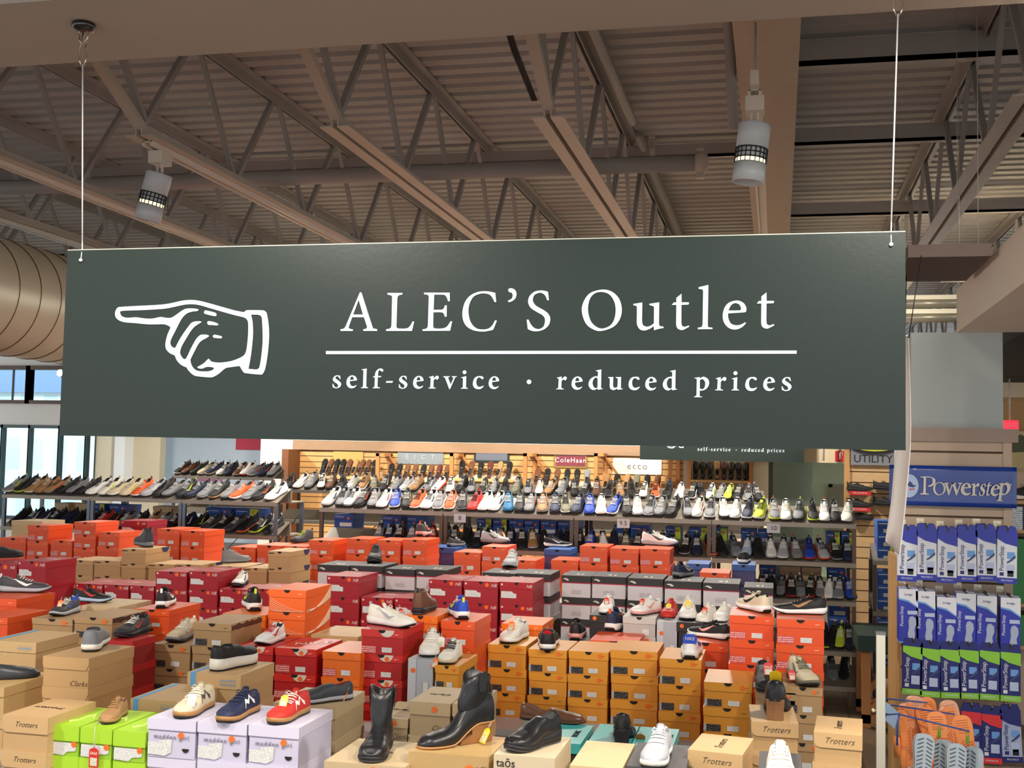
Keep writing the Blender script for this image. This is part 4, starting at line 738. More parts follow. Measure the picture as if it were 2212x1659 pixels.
    if kind == 'swr':
        mb = MB()
        for k in range(7):
            r0 = .10 + k*.016; pts = [(W/2+.0006, .02 + (D-.03)*u, H*.02 + H*(.10*k/2.2)*(1-u)*.3 + (H*.9)*u**2.2*(1-k*.09)) for u in [q/10 for q in range(11)]]
            mb.tube(pts, .0022, 4)
            mb.tube([(-W/2+.01 + (W-.02)*u, -.0026, max(.004, H*(.62 - .09*k) - H*.55*math.sin(u*PI*.5)) ) for u in [q/8 for q in range(9)]], .0012, 4)
        mb.obj('curved_stripes', mat('mark_cream', (250, 214, 178), .5, var=0), t)
    if kind in ('nb', 'crm') and not low:
        flat('size_label', [(X(.05), Z(.72)), (X(.05), Z(.42)), (X(.36), Z(.42)), (X(.42), Z(.50)), (X(.5), Z(.52)), (X(.5), Z(.72))], M_LB, -.0004)
        flat('round_mark', ctr(CIRC, X(.07), Z(.12), W*.03, W*.03), M_TRACK, -.0036, lo); mobj('brand_lettering', text_mesh('NB', .026, .3), M_TRACK, lo, (X(.87), -.003, Z(.17)))
        if sticker: flat('round_sticker', ctr(CIRC, X(.68), Z(.15), W*.055, W*.055), M_ST, -.0041, lo)
        if top: mobj('top_lettering', text_mesh('NB/', .05, .3), M_TRACK, lo, (X(.6), D*.55, H+.0008), (-PI/2, 0, 0)).rotation_euler = (-PI/2, 0, 0)
    if kind == 'sau' and not low:
        flat('brand_mark', [(X(.05), Z(.17)), (X(.12), Z(.12)), (X(.2), Z(.15)), (X(.26), Z(.22)), (X(.2), Z(.25)), (X(.13), Z(.19))], M_TRACK, -.0036, lo); MB().box(-W/2-.0006, -.0012, H-lh-.005, W/2+.0006, D, H-lh).obj('red_band', mat('red_piping', (196, 24, 60), .5, var=0), t)
        flat('small_print', rect(X(.34), X(.66), Z(.86), Z(.66)), print_mat('faint_print', (214, 206, 208), (150, 140, 146), 60, 90, .55), -.0004)
        if top: MB().box(X(.42), D*.25, H, X(.52), D*.42, H+.0008).box(X(.6), D*.2, H, X(.66), D*.45, H+.0008).obj('top_mark', M_TRACK, lo)
    if kind == 'asi':
        MB().prism([(D*.62, H), (D*.95, H), (D*.93, H*.82), (D*.86, H*.68), (D*.76, H*.64), (D*.67, H*.74)], W/2, W/2+.0008, plane='YZ').obj('navy_half_disc', mat('navy_print', (44, 52, 92), .5, var=0), lo); flat('brand_print', rect(X(.03), X(.26), Z(.16), Z(.10)), M_NOTCH, -.0034, lo)
    if kind in ('cla', 'cl2'): mobj('brand_lettering', text_mesh('Clarks', .03, .35), M_NOTCH, t, (X(.78), -.0006 if kind == 'cla' else .0015, H*.14 if kind == 'cl2' else H*.24))
    if kind == 'cla' and top: mobj('top_lettering', text_mesh('Clarks', .035, .35), M_NOTCH, lo, (X(.5), D*.5, H+.0008), (-PI/2, 0, PI))
    if kind == 'cla' and sticker: flat('round_sticker', ctr(CIRC, X(.62), Z(.2), W*.07, W*.07), M_ST, -.0041, lo)
    if kind == 'tro':
        mobj('brand_lettering', text_mesh('Trotters', .026, .4), M_NOTCH, lo, (X(.52), -.003, Z(.24)))
        if top: mobj('top_lettering', text_mesh('Trotters', .036, .4), M_NOTCH, lo, (X(.5), D*.5, H+.0008), (-PI/2, 0, PI/2 if loc[0] > -1 else PI))
    if kind == 'lav':
        mobj('brand_lettering', text_mesh('madden girl', .022, 0, spacing=1.25), mat('grey_ink', (130, 126, 140), .6, var=0), t, (X(.5), -.0006, Z(.46)))
        flat('size_label', [(X(.02), Z(.93)), (X(.02), Z(.62)), (X(.24), Z(.62)), (X(.24), Z(.55)), (X(.52), Z(.52)), (X(.5), Z(.86)), (X(.38), Z(.96))], M_LB, -.0009); flat('thumb_notch', ctr(HALFD, X(.8), Z(.74), W*.07, H*.1), M_NOTCH, -.0004)
        if sticker: flat('round_sticker', ctr(CIRC, X(.7), Z(.4), W*.06, W*.06), M_ST, -.0016)
    if kind == 'lim':
        flat('size_label', [(X(.03), Z(.95)), (X(.03), Z(.56)), (X(.92), Z(.56)), (X(.90), Z(.82)), (X(.6), Z(.86)), (X(.5), Z(.98))], M_LB, -.0004); flat('round_sticker', ctr(CIRC, X(.84), Z(.6), W*.09, W*.09), M_ST, -.0016)
        if top: mb = MB(); mb.tube([(X(.3), D*.2, H+.001), (X(.5), D*.3, H+.001), (X(.45), D*.5, H+.001), (X(.62), D*.6, H+.001), (X(.75), D*.45, H+.001)], .004, 4); mb.obj('top_mark', mat('pale_lime_print', (216, 236, 140), .5, var=0), lo)
    if kind == 'tao':
        mobj('brand_lettering', text_mesh('taōs', .034), M_NOTCH, t, (X(.2), -.003, Z(.16))); flat('round_sticker', ctr(CIRC, X(.82), Z(.33), W*.085, W*.085), M_ST, -.0041); flat('framed_label', rect(X(.04), X(.6), Z(.9), Z(.5)), M_LBK, -.0034)
    if kind == 'sof': mobj('brand_lettering', text_mesh('söfft', .032, .2), mat('brown_ink', (90, 60, 36), .6, var=0), t, (X(.87), -.003, Z(.3))); flat('round_sticker', ctr(CIRC, X(.76), Z(.3), W*.06, W*.06), M_ST, -.0041)
    if kind == 'blu':
        MB().box(X(.06), -.003, H-lh, X(.16), D, H+.0008).obj('blue_stripe', mat('sky_blue_print', (96, 166, 216), .5, var=.02), lo); flat('faint_print', rect(X(.62), X(.9), Z(.33), Z(.14)), print_mat('blue_print', (200, 166, 116), (140, 156, 176), 60, 60, .5), -.0034, lo)
    if kind == 'tea':
        mb = MB(); 
        for a_ in (0, 1, 2): mb.tube([(X(.84) + .014*math.cos(a_*2.1)+.009*math.cos(u), .001, H*.3 + .016*math.sin(a_*2.1)+.013*math.sin(u)) for u in [2*PI*q/10 for q in range(10)]], .0012, 4, closed=True)
        mb.obj('loop_mark', mat('teal_print', (60, 190, 190), .5, var=0), t)
        if top: mobj('top_lettering', text_mesh('BIONIC', .03), M_NOTCH, lo, (X(.85), D*.5, H+.0008), (-PI/2, 0, PI/2))
    if kind in ('gry', 'blk', 'sil') and sticker: flat('round_sticker', ctr(CIRC, X(.75 if kind == 'gry' else .2), Z(.15), .011, .011), M_ST, -.0041)
    if kind == 'sil': flat('size_label', rect(X(.6), X(.8), Z(.65), Z(.3)), M_LB, -.0004)
    if kind in ('gry',): flat('price_label', rect(X(.6), X(.8), Z(.9), Z(.6)), M_LB, -.0004)
    if kind in ('adi', 'adl'):
        flat('size_label', rect(X(.3), X(.92), Z(.9), Z(.62)), M_LB, -.0004); flat('brand_print', rect(X(.06), X(.5), Z(.26), Z(.14)), print_mat('blue_box_print', (34, 90, 176), (220, 226, 240), 60, 60, .5), -.0034, lo)
        if kind == 'adl': MB().box(X(.62), -.003, 0, X(.98), .001, H).obj('lime_band', mat('lime_band', (196, 222, 40), .5, var=.03), t)
        if sticker: flat('round_sticker', ctr(CIRC, X(.75), Z(.3), .012, .012), M_ST, -.0041)
    if kind == 'nav': flat('pattern_print', rect(X(.03), X(.97), Z(.95), Z(.36)), mat('purple_pattern', (70, 66, 116), .5, var=.5, scale=60), -.0004)
    if kind == 'pla' and top: MB().box(X(.12), D*.12, H, X(.2), D*.88, H+.0006).obj('tape_strip', mat('kraft_tape', (178, 142, 92), .4, var=.02), lo)
    return t
# ================================================================ tables and stacks of boxes
# table: (height, description)
TB = {'A': (.63, 'pale grey display table nearest at left under the lavender and lime boxes'), 'N': (.63, 'pale grey display table under the tan boxes at left behind the lime ones'), 'B': (.60, 'pale grey display table nearest at right under the teal lidded boxes'), 'C': (.58, 'pale grey display table under the red and kraft boxes left of the middle'),
      'M': (.80, 'pale grey display table at the left edge under two orange stacks'), 'L': (.80, 'raised grey display table under the striped orange boxes'), 'D': (.53, 'long pale grey display table under the amber boxes and the tall orange stacks'), 'E': (.60, 'pale grey display table under the left crimson boxes'), 'J': (.81, 'raised grey table under the kraft boxes with navy discs'),
      'F': (.68, 'pale grey display table under the middle crimson boxes'), 'K': (.69, 'pale grey display table under the right black lidded boxes'), 'Q': (.82, 'raised grey table under the left black lidded boxes'), 'G': (.84, 'pale grey display table under the far left orange boxes'), 'H': (.84, 'pale grey display table under the far middle orange boxes')}
# stack: id, kind, image x of front left, y of front top left, x of front right, depth plane, table, stack description, extras
ST = [
 # nearest row, left
 ('a1', 'tro', 6, 1543, 106, 3.66, 'A', 'at the left edge beside the lime boxes', {}),
 ('a2', 'lim', 108, 1564, 173, 3.7, 'A', 'left lime stack', {}), ('a3', 'lim', 174, 1570, 244, 3.7, 'A', 'middle lime stack under the tan shoe', {}), ('a4', 'lim', 245, 1577, 316, 3.7, 'A', 'right lime stack beside the lavender boxes', {}),
 ('a5', 'lav', 319, 1550, 425, 3.7, 'A', 'left lavender stack under the cream sneaker', {}), ('a6', 'lav', 427, 1557, 535, 3.7, 'A', 'middle lavender stack under the navy sneaker', {}), ('a7', 'lav', 537, 1564, 648, 3.7, 'A', 'right lavender stack under the red sneaker', {}),
 ('b1', 'cl2', 93, 1416, 193, 4.16, 'N', 'stack under the grey slip-on at left', {'W': .207}), ('b0', 'pla', -92, 1478, 11, 4.05, 'N', 'stack under the dark shoe at the left edge', {}), ('b00', 'blu', -26, 1382, 80, 4.56, 'N', 'stack behind the dark shoe at the left edge', {}),
 ('b2', 'blu', 282, 1508, 390, 4.12, 'N', 'low stack behind the cream sneaker', {}), ('b3', 'blu', 405, 1451, 522, 4.42, 'N', 'stack under the black platform shoe', {}), ('b4', 'cla', 590, 1517, 727, 4.14, 'N', 'stack behind the red sneaker with a tagged dark slip-on', {}),
 ('b5', 'drd', 230, 1382, 288, 4.76, 'N', 'stack under the black shoe with a red line', {'D': .2}),
 # left middle
 ('c1', 'nkr', 69, 1334, 158, 5.1, 'C', 'stack under the blue and brown trainer', {}), ('c2', 'nkr', 160, 1331, 244, 5.1, 'C', 'stack behind the grey slip-on with a dark side band', {}),
 ('c3', 'nkr', 328, 1390, 412, 5.0, 'C', 'stack under the pale yellow trainer', {}), ('c4', 'nkr', 417, 1344, 501, 5.0, 'C', 'tall stack behind the black platform shoe', {}),
 ('c5', 'nrd', 508, 1393, 591, 5.0, 'C', 'stack under the white and red trainer', {}), ('c6', 'nrd', 594, 1398, 685, 5.0, 'C', 'stack with big white letters on its lid', {}), ('c7', 'norm', 696, 1406, 780, 5.0, 'C', 'stack right of the big lettered lid', {}), ('c8', 'nrd', 780, 1358, 872, 5.05, 'C', 'stack under the big white trainer', {}),
 ('c9', 'sil', 882, 1422, 937, 5.0, 'C', 'standing under the white laced sneaker', {'n': 1}), ('c10', 'nyl', 939, 1436, 992, 5.0, 'C', 'small stack under the cream sneaker with orange tag', {}),
 ('c11', 'nor', -50, 1290, 37, 5.35, 'M', 'stack under the grey and black trainer at left', {}), ('c12', 'nor', -70, 1330, 18, 5.0, 'M', 'low stack at the left edge', {}), ('c13', 'nrd', -30, 1366, 66, 4.96, 'C', 'low stack at left under the striped shoe', {'skip': 1}),
 ('c14', 'nor', 323, 1316, 367, 5.5, 'L', 'stack under the white soled heel beside the kraft boxes', {'W': .2}), ('c15', 'tan', 176, 1307, 258, 5.46, 'L', 'stack under the mint soled trainer', {}),
 ('c16', 'swr', 580, 1272, 662, 5.45, 'L', 'striped stack left of the crimson boxes', {}), ('c17', 'norm', 481, 1324, 574, 5.45, 'L', 'stack under the black shoe with yellow tag', {}), ('c18', 'pla', 672, 1370, 775, 5.45, 'L', 'stack behind the big lettered lid', {}),
 ('c19', 'norm', 872, 1328, 946, 5.45, 'L', 'stack under the dark brown shoe', {}), ('c20', 'nor', 952, 1340, 1026, 5.45, 'D', 'big stack under the blue yellow and white trainer', {}),
 # amber table
 ('d0', 'nyl', 1012, 1436, 1046, 5.82, 'D', 'partly hidden stack left of the amber row', {'W': .14}),
 ('d1', 'nyl', 1053, 1391, 1137, 5.7, 'D', 'amber stack under the white trainer with orange tag', {}), ('d2', 'nyl', 1141, 1401, 1225, 5.7, 'D', 'amber stack under the black slide', {}), ('d3', 'nyl', 1228, 1405, 1315, 5.7, 'D', 'amber stack third from the left', {}),
 ('d4', 'nyl', 1318, 1403, 1421, 5.7, 'D', 'tallest amber stack in the middle', {}), ('d5', 'nyl', 1424, 1421, 1516, 5.5, 'D', 'amber stack under the white shoe with blue heel', {}), ('d6', 'nyl', 1520, 1472, 1626, 5.2, 'D', 'amber stack nearest, beside the kraft box', {}),
 ('d7', 'norm', 1083, 1346, 1173, 6.1, 'D', 'stack behind the white trainer with orange tag', {}), ('d8', 'nor', 1273, 1382, 1378, 6.08, 'D', 'stack under the navy heel', {}), ('d9', 'nor', 1476, 1385, 1573, 5.88, 'D', 'stack under the black trainer with pink mark', {}),
 ('i1', 'nor', 1575, 1328, 1673, 5.62, 'D', 'tall stack under the cream and black trainer', {}), ('i2', 'nor', 1677, 1336, 1782, 5.5, 'D', 'tall stack under the black trainer with gold mark', {}), ('i3', 'nkr', 1690, 1481, 1778, 5.1, 'D', 'stack under the cream knit trainer', {}), ('i4', 'nkr', 1630, 1492, 1686, 5.1, 'D', 'stack under the black shoe with red sale tag', {'W': .17}),
 # grey and black boxes of the white sneakers
 ('e1', 'blk', 1273, 1328, 1330, 6.4, 'D', 'stack under the white shoe with a red card', {}), ('e2', 'blk', 1203, 1384, 1270, 6.4, 'D', 'low stack under a black shoe', {}), ('e3', 'gry', 1345, 1331, 1417, 6.4, 'D', 'stack under the white and pink sneaker', {}), ('e4', 'sil', 1419, 1342, 1459, 6.4, 'D', 'standing under the red sneaker', {'n': 1, 'W': .12}), ('e5', 'blk', 1461, 1343, 1520, 6.4, 'D', 'stack under the white sneaker with yellow tag', {}), ('e6', 'gry', 1523, 1350, 1570, 6.4, 'D', 'stack under the cream sneaker with red tag', {}),
 # nearest row, right
 ('f1', 'cla', 700, 1643, 876, 3.5, 'B', 'in front, under the black Chelsea boot', {}), ('f2', 'sof', 882, 1622, 1058, 3.55, 'B', 'under the black wedge boot', {}), ('f3', 'tao', 1066, 1628, 1200, 3.5, 'B', 'under the black clog', {}),
 ('f5', 'chr', 1352, 1653, 1482, 3.5, 'B', 'under the silver sneaker', {}), ('f6', 'tan', 1230, 1652, 1345, 3.5, 'B', 'low stack between the black clog and the silver sneaker', {}),
 ('f7', 'tro', 1484, 1620, 1606, 3.62, 'B', 'low stack between the silver sneaker and the heeled pump', {'rz': -7, 'D': .23}), ('f8', 'tro', 1622, 1557, 1726, 3.9, 'B', 'stack under the brown heeled pump', {'rz': 3, 'D': .27}), ('f9', 'tro', 1757, 1581, 1864, 3.8, 'B', 'rightmost stack by the white post', {'rz': -4, 'D': .25}),
 ('f10', 'tea', 1118, 1597, 1255, 3.98, 'B', 'left teal stack under the brown loafer', {'W': .25}), ('f11', 'tea', 1268, 1603, 1360, 3.95, 'B', 'middle teal stack under the black pump', {}), ('f12', 'tea', 1362, 1610, 1453, 3.95, 'B', 'right teal stack behind the silver sneaker', {}),
 ('f13', 'cla', 884, 1514, 974, 4.4, 'B', 'stack behind the wedge boot with a round sticker', {}), ('f14', 'cla', 977, 1519, 1034, 4.4, 'B', 'stack under the black tagged shoe behind the wedge boot', {'W': .105}), ('f15', 'cla', 806, 1548, 882, 4.4, 'B', 'low stack right of the Chelsea boot', {}),
 ('f17', 'chr', 1636, 1676, 1735, 3.42, 'B', 'low pile under the white canvas sneaker at the bottom edge', {}),
 ('f16', 'tro', 1722, 1606, 1752, 3.95, 'B', 'pale box edge between the two right script stacks', {'skip': 1}),
 # crimson
 ('g1', 'nb', -40, 1216, 38, 6.5, 'E', 'leftmost crimson stack', {}), ('g2', 'nb', 40, 1211, 100, 6.5, 'E', 'crimson stack second from the left', {'W': .2}),
 ('g3', 'nb', 168, 1260, 223, 6.8, 'E', 'crimson stack behind the mint soled trainer', {'W': .2}), ('g4', 'nb', 225, 1262, 279, 6.8, 'E', 'crimson stack left of the taller pair', {}), ('g5', 'nb', 281, 1264, 334, 6.8, 'E', 'crimson stack just left of the taller pair', {}),
 ('g6', 'nb', 336, 1233, 405, 6.8, 'E', 'left one of the taller crimson pair', {}), ('g7', 'nb', 409, 1233, 472, 6.8, 'E', 'right one of the taller crimson pair', {}), ('g8', 'nb', 474, 1271, 538, 6.8, 'E', 'crimson stack under the white black-toed trainer', {}), ('g85', 'nb', 547, 1271, 600, 6.8, 'E', 'crimson stack behind the striped orange boxes', {'W': .2}),
 ('g9', 'nb', 706, 1243, 778, 6.8, 'F', 'crimson stack right of the striped orange boxes', {}), ('g10', 'nb', 780, 1289, 850, 6.8, 'F', 'low crimson stack behind the big white trainer', {}), ('g11', 'nb', 852, 1291, 924, 6.8, 'F', 'low crimson stack behind the dark brown shoe', {}),
 ('g12', 'nb', 926, 1251, 999, 6.8, 'F', 'left of the three tall crimson stacks', {}), ('g13', 'nb', 1001, 1254, 1077, 6.8, 'F', 'middle of the three tall crimson stacks', {}), ('g14', 'nb', 1079, 1256, 1153, 6.8, 'F', 'right of the three tall crimson stacks', {}),
 # white boxes with black lids
 ('s1', 'sau', 686, 1219, 755, 7.2, 'Q', 'leftmost of the black lidded stacks', {}), ('s2', 'sau', 757, 1221, 826, 7.2, 'Q', 'black lidded stack under the black shoe', {}), ('s3', 'sau', 832, 1228, 897, 7.2, 'Q', 'black lidded stack right of the black shoe', {}), ('s4', 'sau', 899, 1229, 967, 7.2, 'Q', 'black lidded stack left of the gap', {}),
 ('s5', 'sau', 1042, 1236, 1115, 7.2, 'Q', 'black lidded stack under the pale trainer', {}), ('s6', 'sau', 1117, 1238, 1190, 7.2, 'Q', 'black lidded stack behind the right tall crimson stack', {}),
 ('s7', 'sau', 1213, 1242, 1277, 7.2, 'K', 'first of the six black lidded stacks at right', {}), ('s8', 'sau', 1278, 1244, 1353, 7.2, 'K', 'second of the six black lidded stacks at right', {}), ('s9', 'sau', 1355, 1248, 1433, 7.15, 'K', 'third of the six black lidded stacks at right', {}), ('s10', 'sau', 1435, 1254, 1516, 7.1, 'K', 'black lidded stack under the navy trainer', {}), ('s11', 'sau', 1518, 1258, 1598, 7.05, 'K', 'fifth of the six black lidded stacks at right', {}), ('s12', 'sau', 1606, 1268, 1671, 7.05, 'K', 'black lidded stack behind the cream and black trainer', {}),
 # kraft with navy disc
 ('h1', 'asi', 168, 1210, 202, 7.5, 'J', 'kraft stack behind the leftmost crimson stacks', {'W': .2}), ('h2', 'asi', 203, 1210, 261, 7.5, 'J', 'kraft stack left of the grey hiking shoe', {}), ('h3', 'asi', 262, 1185, 316, 7.5, 'J', 'kraft stack under the grey hiking shoe', {}), ('h4', 'asi', 320, 1217, 378, 7.5, 'J', 'low kraft stack right of the grey hiking shoe', {}), ('h45', 'asi', 380, 1218, 436, 7.5, 'J', 'low kraft stack behind the taller crimson pair', {}),
 ('h5', 'asi', 466, 1222, 527, 7.5, 'J', 'low kraft stack under the grey laced trainer', {}), ('h6', 'asi', 529, 1226, 577, 7.5, 'J', 'kraft stack left of the tall kraft pair', {}), ('h7', 'asi', 579, 1190, 630, 7.5, 'J', 'tall kraft stack showing its navy disc', {}),
 # far orange
 ('o1', 'nor', 0, 1161, 57, 8.2, 'G', 'far orange stack at the left edge', {}), ('o2', 'nor', 60, 1134, 106, 8.2, 'G', 'far orange stack second from the left edge', {}), ('o3', 'nor', 109, 1167, 157, 8.2, 'G', 'low far orange stack in a dip', {}), ('o4', 'nor', 160, 1127, 208, 8.2, 'G', 'tallest far orange stack at left', {}), ('o5', 'nor', 212, 1149, 259, 8.2, 'G', 'far orange stack right of the tallest', {}),
 ('o6', 'crm', 262, 1124, 318, 8.75, 'G', 'far crimson stack behind the grey hiking shoe', {'W': .24}), ('o65', 'tan', 25, 1124, 92, 8.7, 'G', 'brown carton at far left behind the orange boxes', {}), ('o7', 'nor', 340, 1142, 389, 8.2, 'G', 'left one of the far orange pair', {}), ('o8', 'nor', 391, 1146, 443, 8.2, 'G', 'right one of the far orange pair', {}),
 ('o9', 'nor', 499, 1181, 553, 8.2, 'G', 'low far orange stack behind the laced trainer', {}), ('o10', 'nor', 555, 1177, 609, 8.2, 'G', 'far orange stack left of the kraft disc boxes', {}), ('o11', 'nor', 611, 1179, 664, 8.2, 'G', 'far orange stack under the fallen dark shoe', {}),
 ('p1', 'nor', 667, 1166, 720, 8.2, 'H', 'first orange stack of the far middle run', {}), ('p2', 'nor', 748, 1163, 801, 8.3, 'H', 'second orange stack of the far middle run', {}), ('p3', 'nor', 812, 1166, 866, 8.3, 'H', 'third orange stack of the far middle run', {}), ('p4', 'nor', 870, 1165, 923, 8.3, 'H', 'orange stack under the grey and orange shoe', {}),
 ('p5', 'nor', 980, 1192, 1039, 8.3, 'H', 'low orange stack left of the pale grey trainer', {}), ('p6', 'nor', 1041, 1180, 1095, 8.3, 'H', 'orange stack under the pale grey trainer', {}), ('p7', 'nor', 1100, 1209, 1158, 8.3, 'H', 'low orange stack right of the pale grey trainer', {}),
 ('p8', 'nor', 1190, 1209, 1250, 8.3, 'H', 'low orange stack left of the tall three', {}), ('p9', 'nor', 1252, 1179, 1313, 8.3, 'H', 'left one of the tall far three', {}), ('p10', 'nor', 1317, 1184, 1380, 8.3, 'H', 'middle one of the tall far three', {}), ('p11', 'nor', 1382, 1185, 1448, 8.3, 'H', 'far orange stack under the white and grey trainer', {}),
 ('p12', 'nav', 1482, 1217, 1532, 8.3, 'H', 'navy stack left of the single orange box', {}), ('p13', 'nor', 1511, 1236, 1576, 7.85, 'H', 'single flat orange box', {}), ('p14', 'nav', 1580, 1219, 1632, 8.2, 'H', 'navy stack under the black and white shoe', {}),
 ('p15', 'nav', 962, 1183, 985, 8.8, 'H', 'navy stack behind the far middle run', {'W': .22}), ('p16', 'nav', 1175, 1186, 1232, 8.8, 'H', 'navy stack under the black trainer', {})]
HNAT = {k: v[3] for k, v in BOX.items()}
STK = {}; tb_ext = {}
HID = []; BOXID = {}
HIDDEN = {(q.split(':')[0], int(c)) for q in 'b00:0 b2:0 c1:012 c10:01 c11:0 c12:0 c15:0 c17:0 c19:0 c2:01 c20:01 c3:0 c4:01 c5:01 c6:0 c7:0 d0:01 d7:012 d8:01 d9:0 e1:01 e2:0 e3:01 e5:01 e6:01 f1:0 f10:0 f11:0 f12:0 f15:0 f17:01 f2:0 f3:0 f5:01 f6:01 f7:01 f8:01 f9:01 g1:012 g11:0 g12:0 g2:0 g3:0 g4:01 g5:01 g6:01 g7:0 g8:0 g85:01 h45:0 h5:0 i1:01 i2:01 i4:01 o10:0 o11:0 o3:0 o4:0 o5:0 o6:0 o65:0 o7:0 o8:0 o9:0 p10:0 p11:0 p12:0 p13:0 p2:0 p3:0 p4:0 p6:0 p7:0 p9:0 s1:0 s10:0 s11:0 s12:01 s4:0 s5:0 s8:0 s9:0'.split() for c in q.split(':')[1]}
DBG = False
for sid, kind, x0, y0, x1, Y, tb, desc, ex in ST:
    if ex.get('skip'): continue
    a_ = PY(x0, y0, Y); b_ = PY(x1, y0, Y); W = ex.get('W', b_.x - a_.x)
    if 'W' in ex and sid not in ('b1', 'i4', 'e4'): a_.x = b_.x - W
    W -= .003; zt = TB[tb][0]; top = a_.z; D = ex.get('D', BOX[kind][4]); n = ex.get('n') or max(1, round((top-zt)/HNAT[kind])); Hh = (top-zt)/n
    if DBG: print('%-5s %-4s W%.3f H%.3f n%d top%.2f X%.2f Y%.2f' % (sid, kind, W, Hh, n, top, a_.x, Y))
    rz = math.radians(ex.get('rz', 0)); cx = a_.x + W/2 + .0015
    for k in range(n):
        j = 0 if k == n-1 else random.uniform(-.004, .004); jy = 0 if k == n-1 else random.uniform(0, .008)
        if n > 1: pl = {0: 'bottom', n-1: 'top'}.get(k, 'middle' if n == 3 else ORD[k] + '-lowest')
        lb = BNAME[kind] + (f', {pl} of {desc}' if n > 1 else f', {desc}')
        lb = lb.replace('of in front', 'of pile in front').replace('of under', 'of pile under').replace('of standing', 'of pile standing').replace('of at the', 'of pile at the')
        if len(lb.replace(',', '').split()) > 16: print('LONG', lb)
        if (sid, k) in HIDDEN: HID.append((kind, W, Hh-.0005, D, (cx + j, Y + jy, zt + Hh*k), rz)); continue
        bo = box_obj(kind, W, Hh-.0005, D, lb, (cx + j, Y + jy, zt + Hh*k), rz, 'stacked ' + BNAME[kind] + 's' if kind in ('nor', 'nb', 'sau', 'nyl', 'asi', 'nkr', 'nrd', 'lav', 'lim', 'cla', 'tro', 'tea') else None, top=(k == n-1), sticker=(random.random() < .85))
        BOXID[bo.name] = (sid, k)
    STK[sid] = (cx, Y, top, W, D)
    e = tb_ext.setdefault(tb, [9, 9, -9, -9, zt]); xx = abs(math.sin(rz))*D; e[0] = min(e[0], cx-W/2-xx); e[1] = min(e[1], Y); e[2] = max(e[2], cx+W/2+xx); e[3] = max(e[3], Y+D)
for tb, e in tb_ext.items():
    x0, y0, x1, y1, z = e; x0 -= .004; x1 += .004; y0 -= .004; y1 += .004
    t = thing('display_table', TB[tb][1], 'table', (x0, y0, 0), 0, 'display tables under the boxes'); w, dd_ = x1-x0, y1-y0; ML = mat('pale_grey_laminate', (190, 188, 186), .5, var=.02); MG = mat('dark_table_leg', (60, 58, 58), .5, .3, var=0)
    rects = [(0, 0, w, dd_)] if tb != 'D' else [(0, 5.444-y0, w, dd_), (-.37-x0, 0, w, 5.444-y0)]
    mb = MB(); ma = MB()
    for r in rects: mb.box(r[0], r[1], z-.03, r[2], r[3], z); ma.box(r[0]+.04, r[1]+.03, z-.11, r[2]-.04, r[3]-.03, z-.03)
    mb.obj('table_top', ML, t); ma.obj('apron', ML, t)
    for r in rects:
        nl = max(2, int((r[2]-r[0])/1.8)+1)
        for k in range(nl):
            for yy in (r[1]+.05, r[3]-.09): xq = r[0]+.06 + (r[2]-r[0]-.16)*k/(nl-1); MB().box(xq, yy, 0, xq+.04, yy+.04, z-.11).obj('leg', MG, t)
# big letters on the red lid
cx, Y, top, W, D = STK['c6']; bx = [o for o in C.objects if o.name.startswith('shoe_box') and abs(o.location.x-cx) < .003 and abs(o.location.y-Y) < .003][0]
mobj('top_lettering', text_mesh('NIKE', .085, .25), M_TRACK, bx, (W*.08, D*.5, top - bx.location.z + .0008), (-PI/2, 0, .6))
# ================================================================ shoes on the boxes
def on(sid, px, py, deg, kind, up, sole='w', label='', tagc=None, tagp=None, **kw):
    z = STK[sid][2] if isinstance(sid, str) else sid
    p = PZ(px, py, z); s = kw.pop('scale', None); pitch = kw.pop('pitch', 0)
    t = shoe(kind, up, sole, loc=(p.x, p.y, z+.0006), rz=math.radians(deg) + math.atan2(-p.x, p.y)*.85, label=label, group='display shoes on top of the boxes', scale=s, **kw)
    if tagc: hang_tag(t, tagp or (.0, -.06, .12), tagc, tilt=-.5)
    return t
OR_, RD_, YL_ = (244, 120, 40), (220, 40, 50), (250, 214, 40)
on('b0', 2, 1466, 100, 'loaf', 'G', 'k', 'dark leather shoe on the kraft box at the left edge', OR_, (.03, -.02, .08), line='c')
on('b1', 204, 1396, 178, 'slip', 'g', 'W', 'grey slip-on shoe with thick white sole, heel to the camera, on a tan box', line='d', scale=1.08)
on('c1', 141, 1327, -24, 'run', 'd', 's', 'brown and blue trainer on the left kraft box', OR_, (0, -.06, .10), line='b', mark='s', mcol='b', scale=0.76)
on('c15', 199, 1300, 64, 'run', 'k', 'l', 'black trainer with red edging and pale mint sole', line='r', mark='s', mcol='r', scale=0.72)
on('c11', 54, 1279, 80, 'run', 'd', 's', 'grey and black trainer with white mark on the orange box at left', RD_, (.045, -.02, .05), mark='s', mcol='w', line='g', scale=0.86)
on('b5', 286, 1372, -26, 'run', 'G', 'k', 'charcoal trainer with a red line on the dark red box', mark='s', mcol='r', line='k', scale=0.82)
on('c14', 356, 1308, 176, 'run', 'k', 'w', 'black heel with white and pink sole on an orange box at left', line='k', mark='s', mcol='w', scale=0.9)
on('c3', 394, 1382, -20, 'run', 'c', 'g', 'pale yellow trainer with grey sole on a kraft box', mark='s', mcol='W', line='c', scale=0.86)
on('h3', 311, 1179, 200, 'hike', 'G', 'g', 'grey hiking shoe on the far kraft box', line='k')
on('g1', 4, 1205, 120, 'slip', 'k', 'k', 'black shoe on the leftmost crimson box')
tan_ = on('a3', 247, 1553, -14, 'court', 'T', 'T', 'small tan lace-up shoe on the lime boxes', line='B', lace='T', scale=0.66)
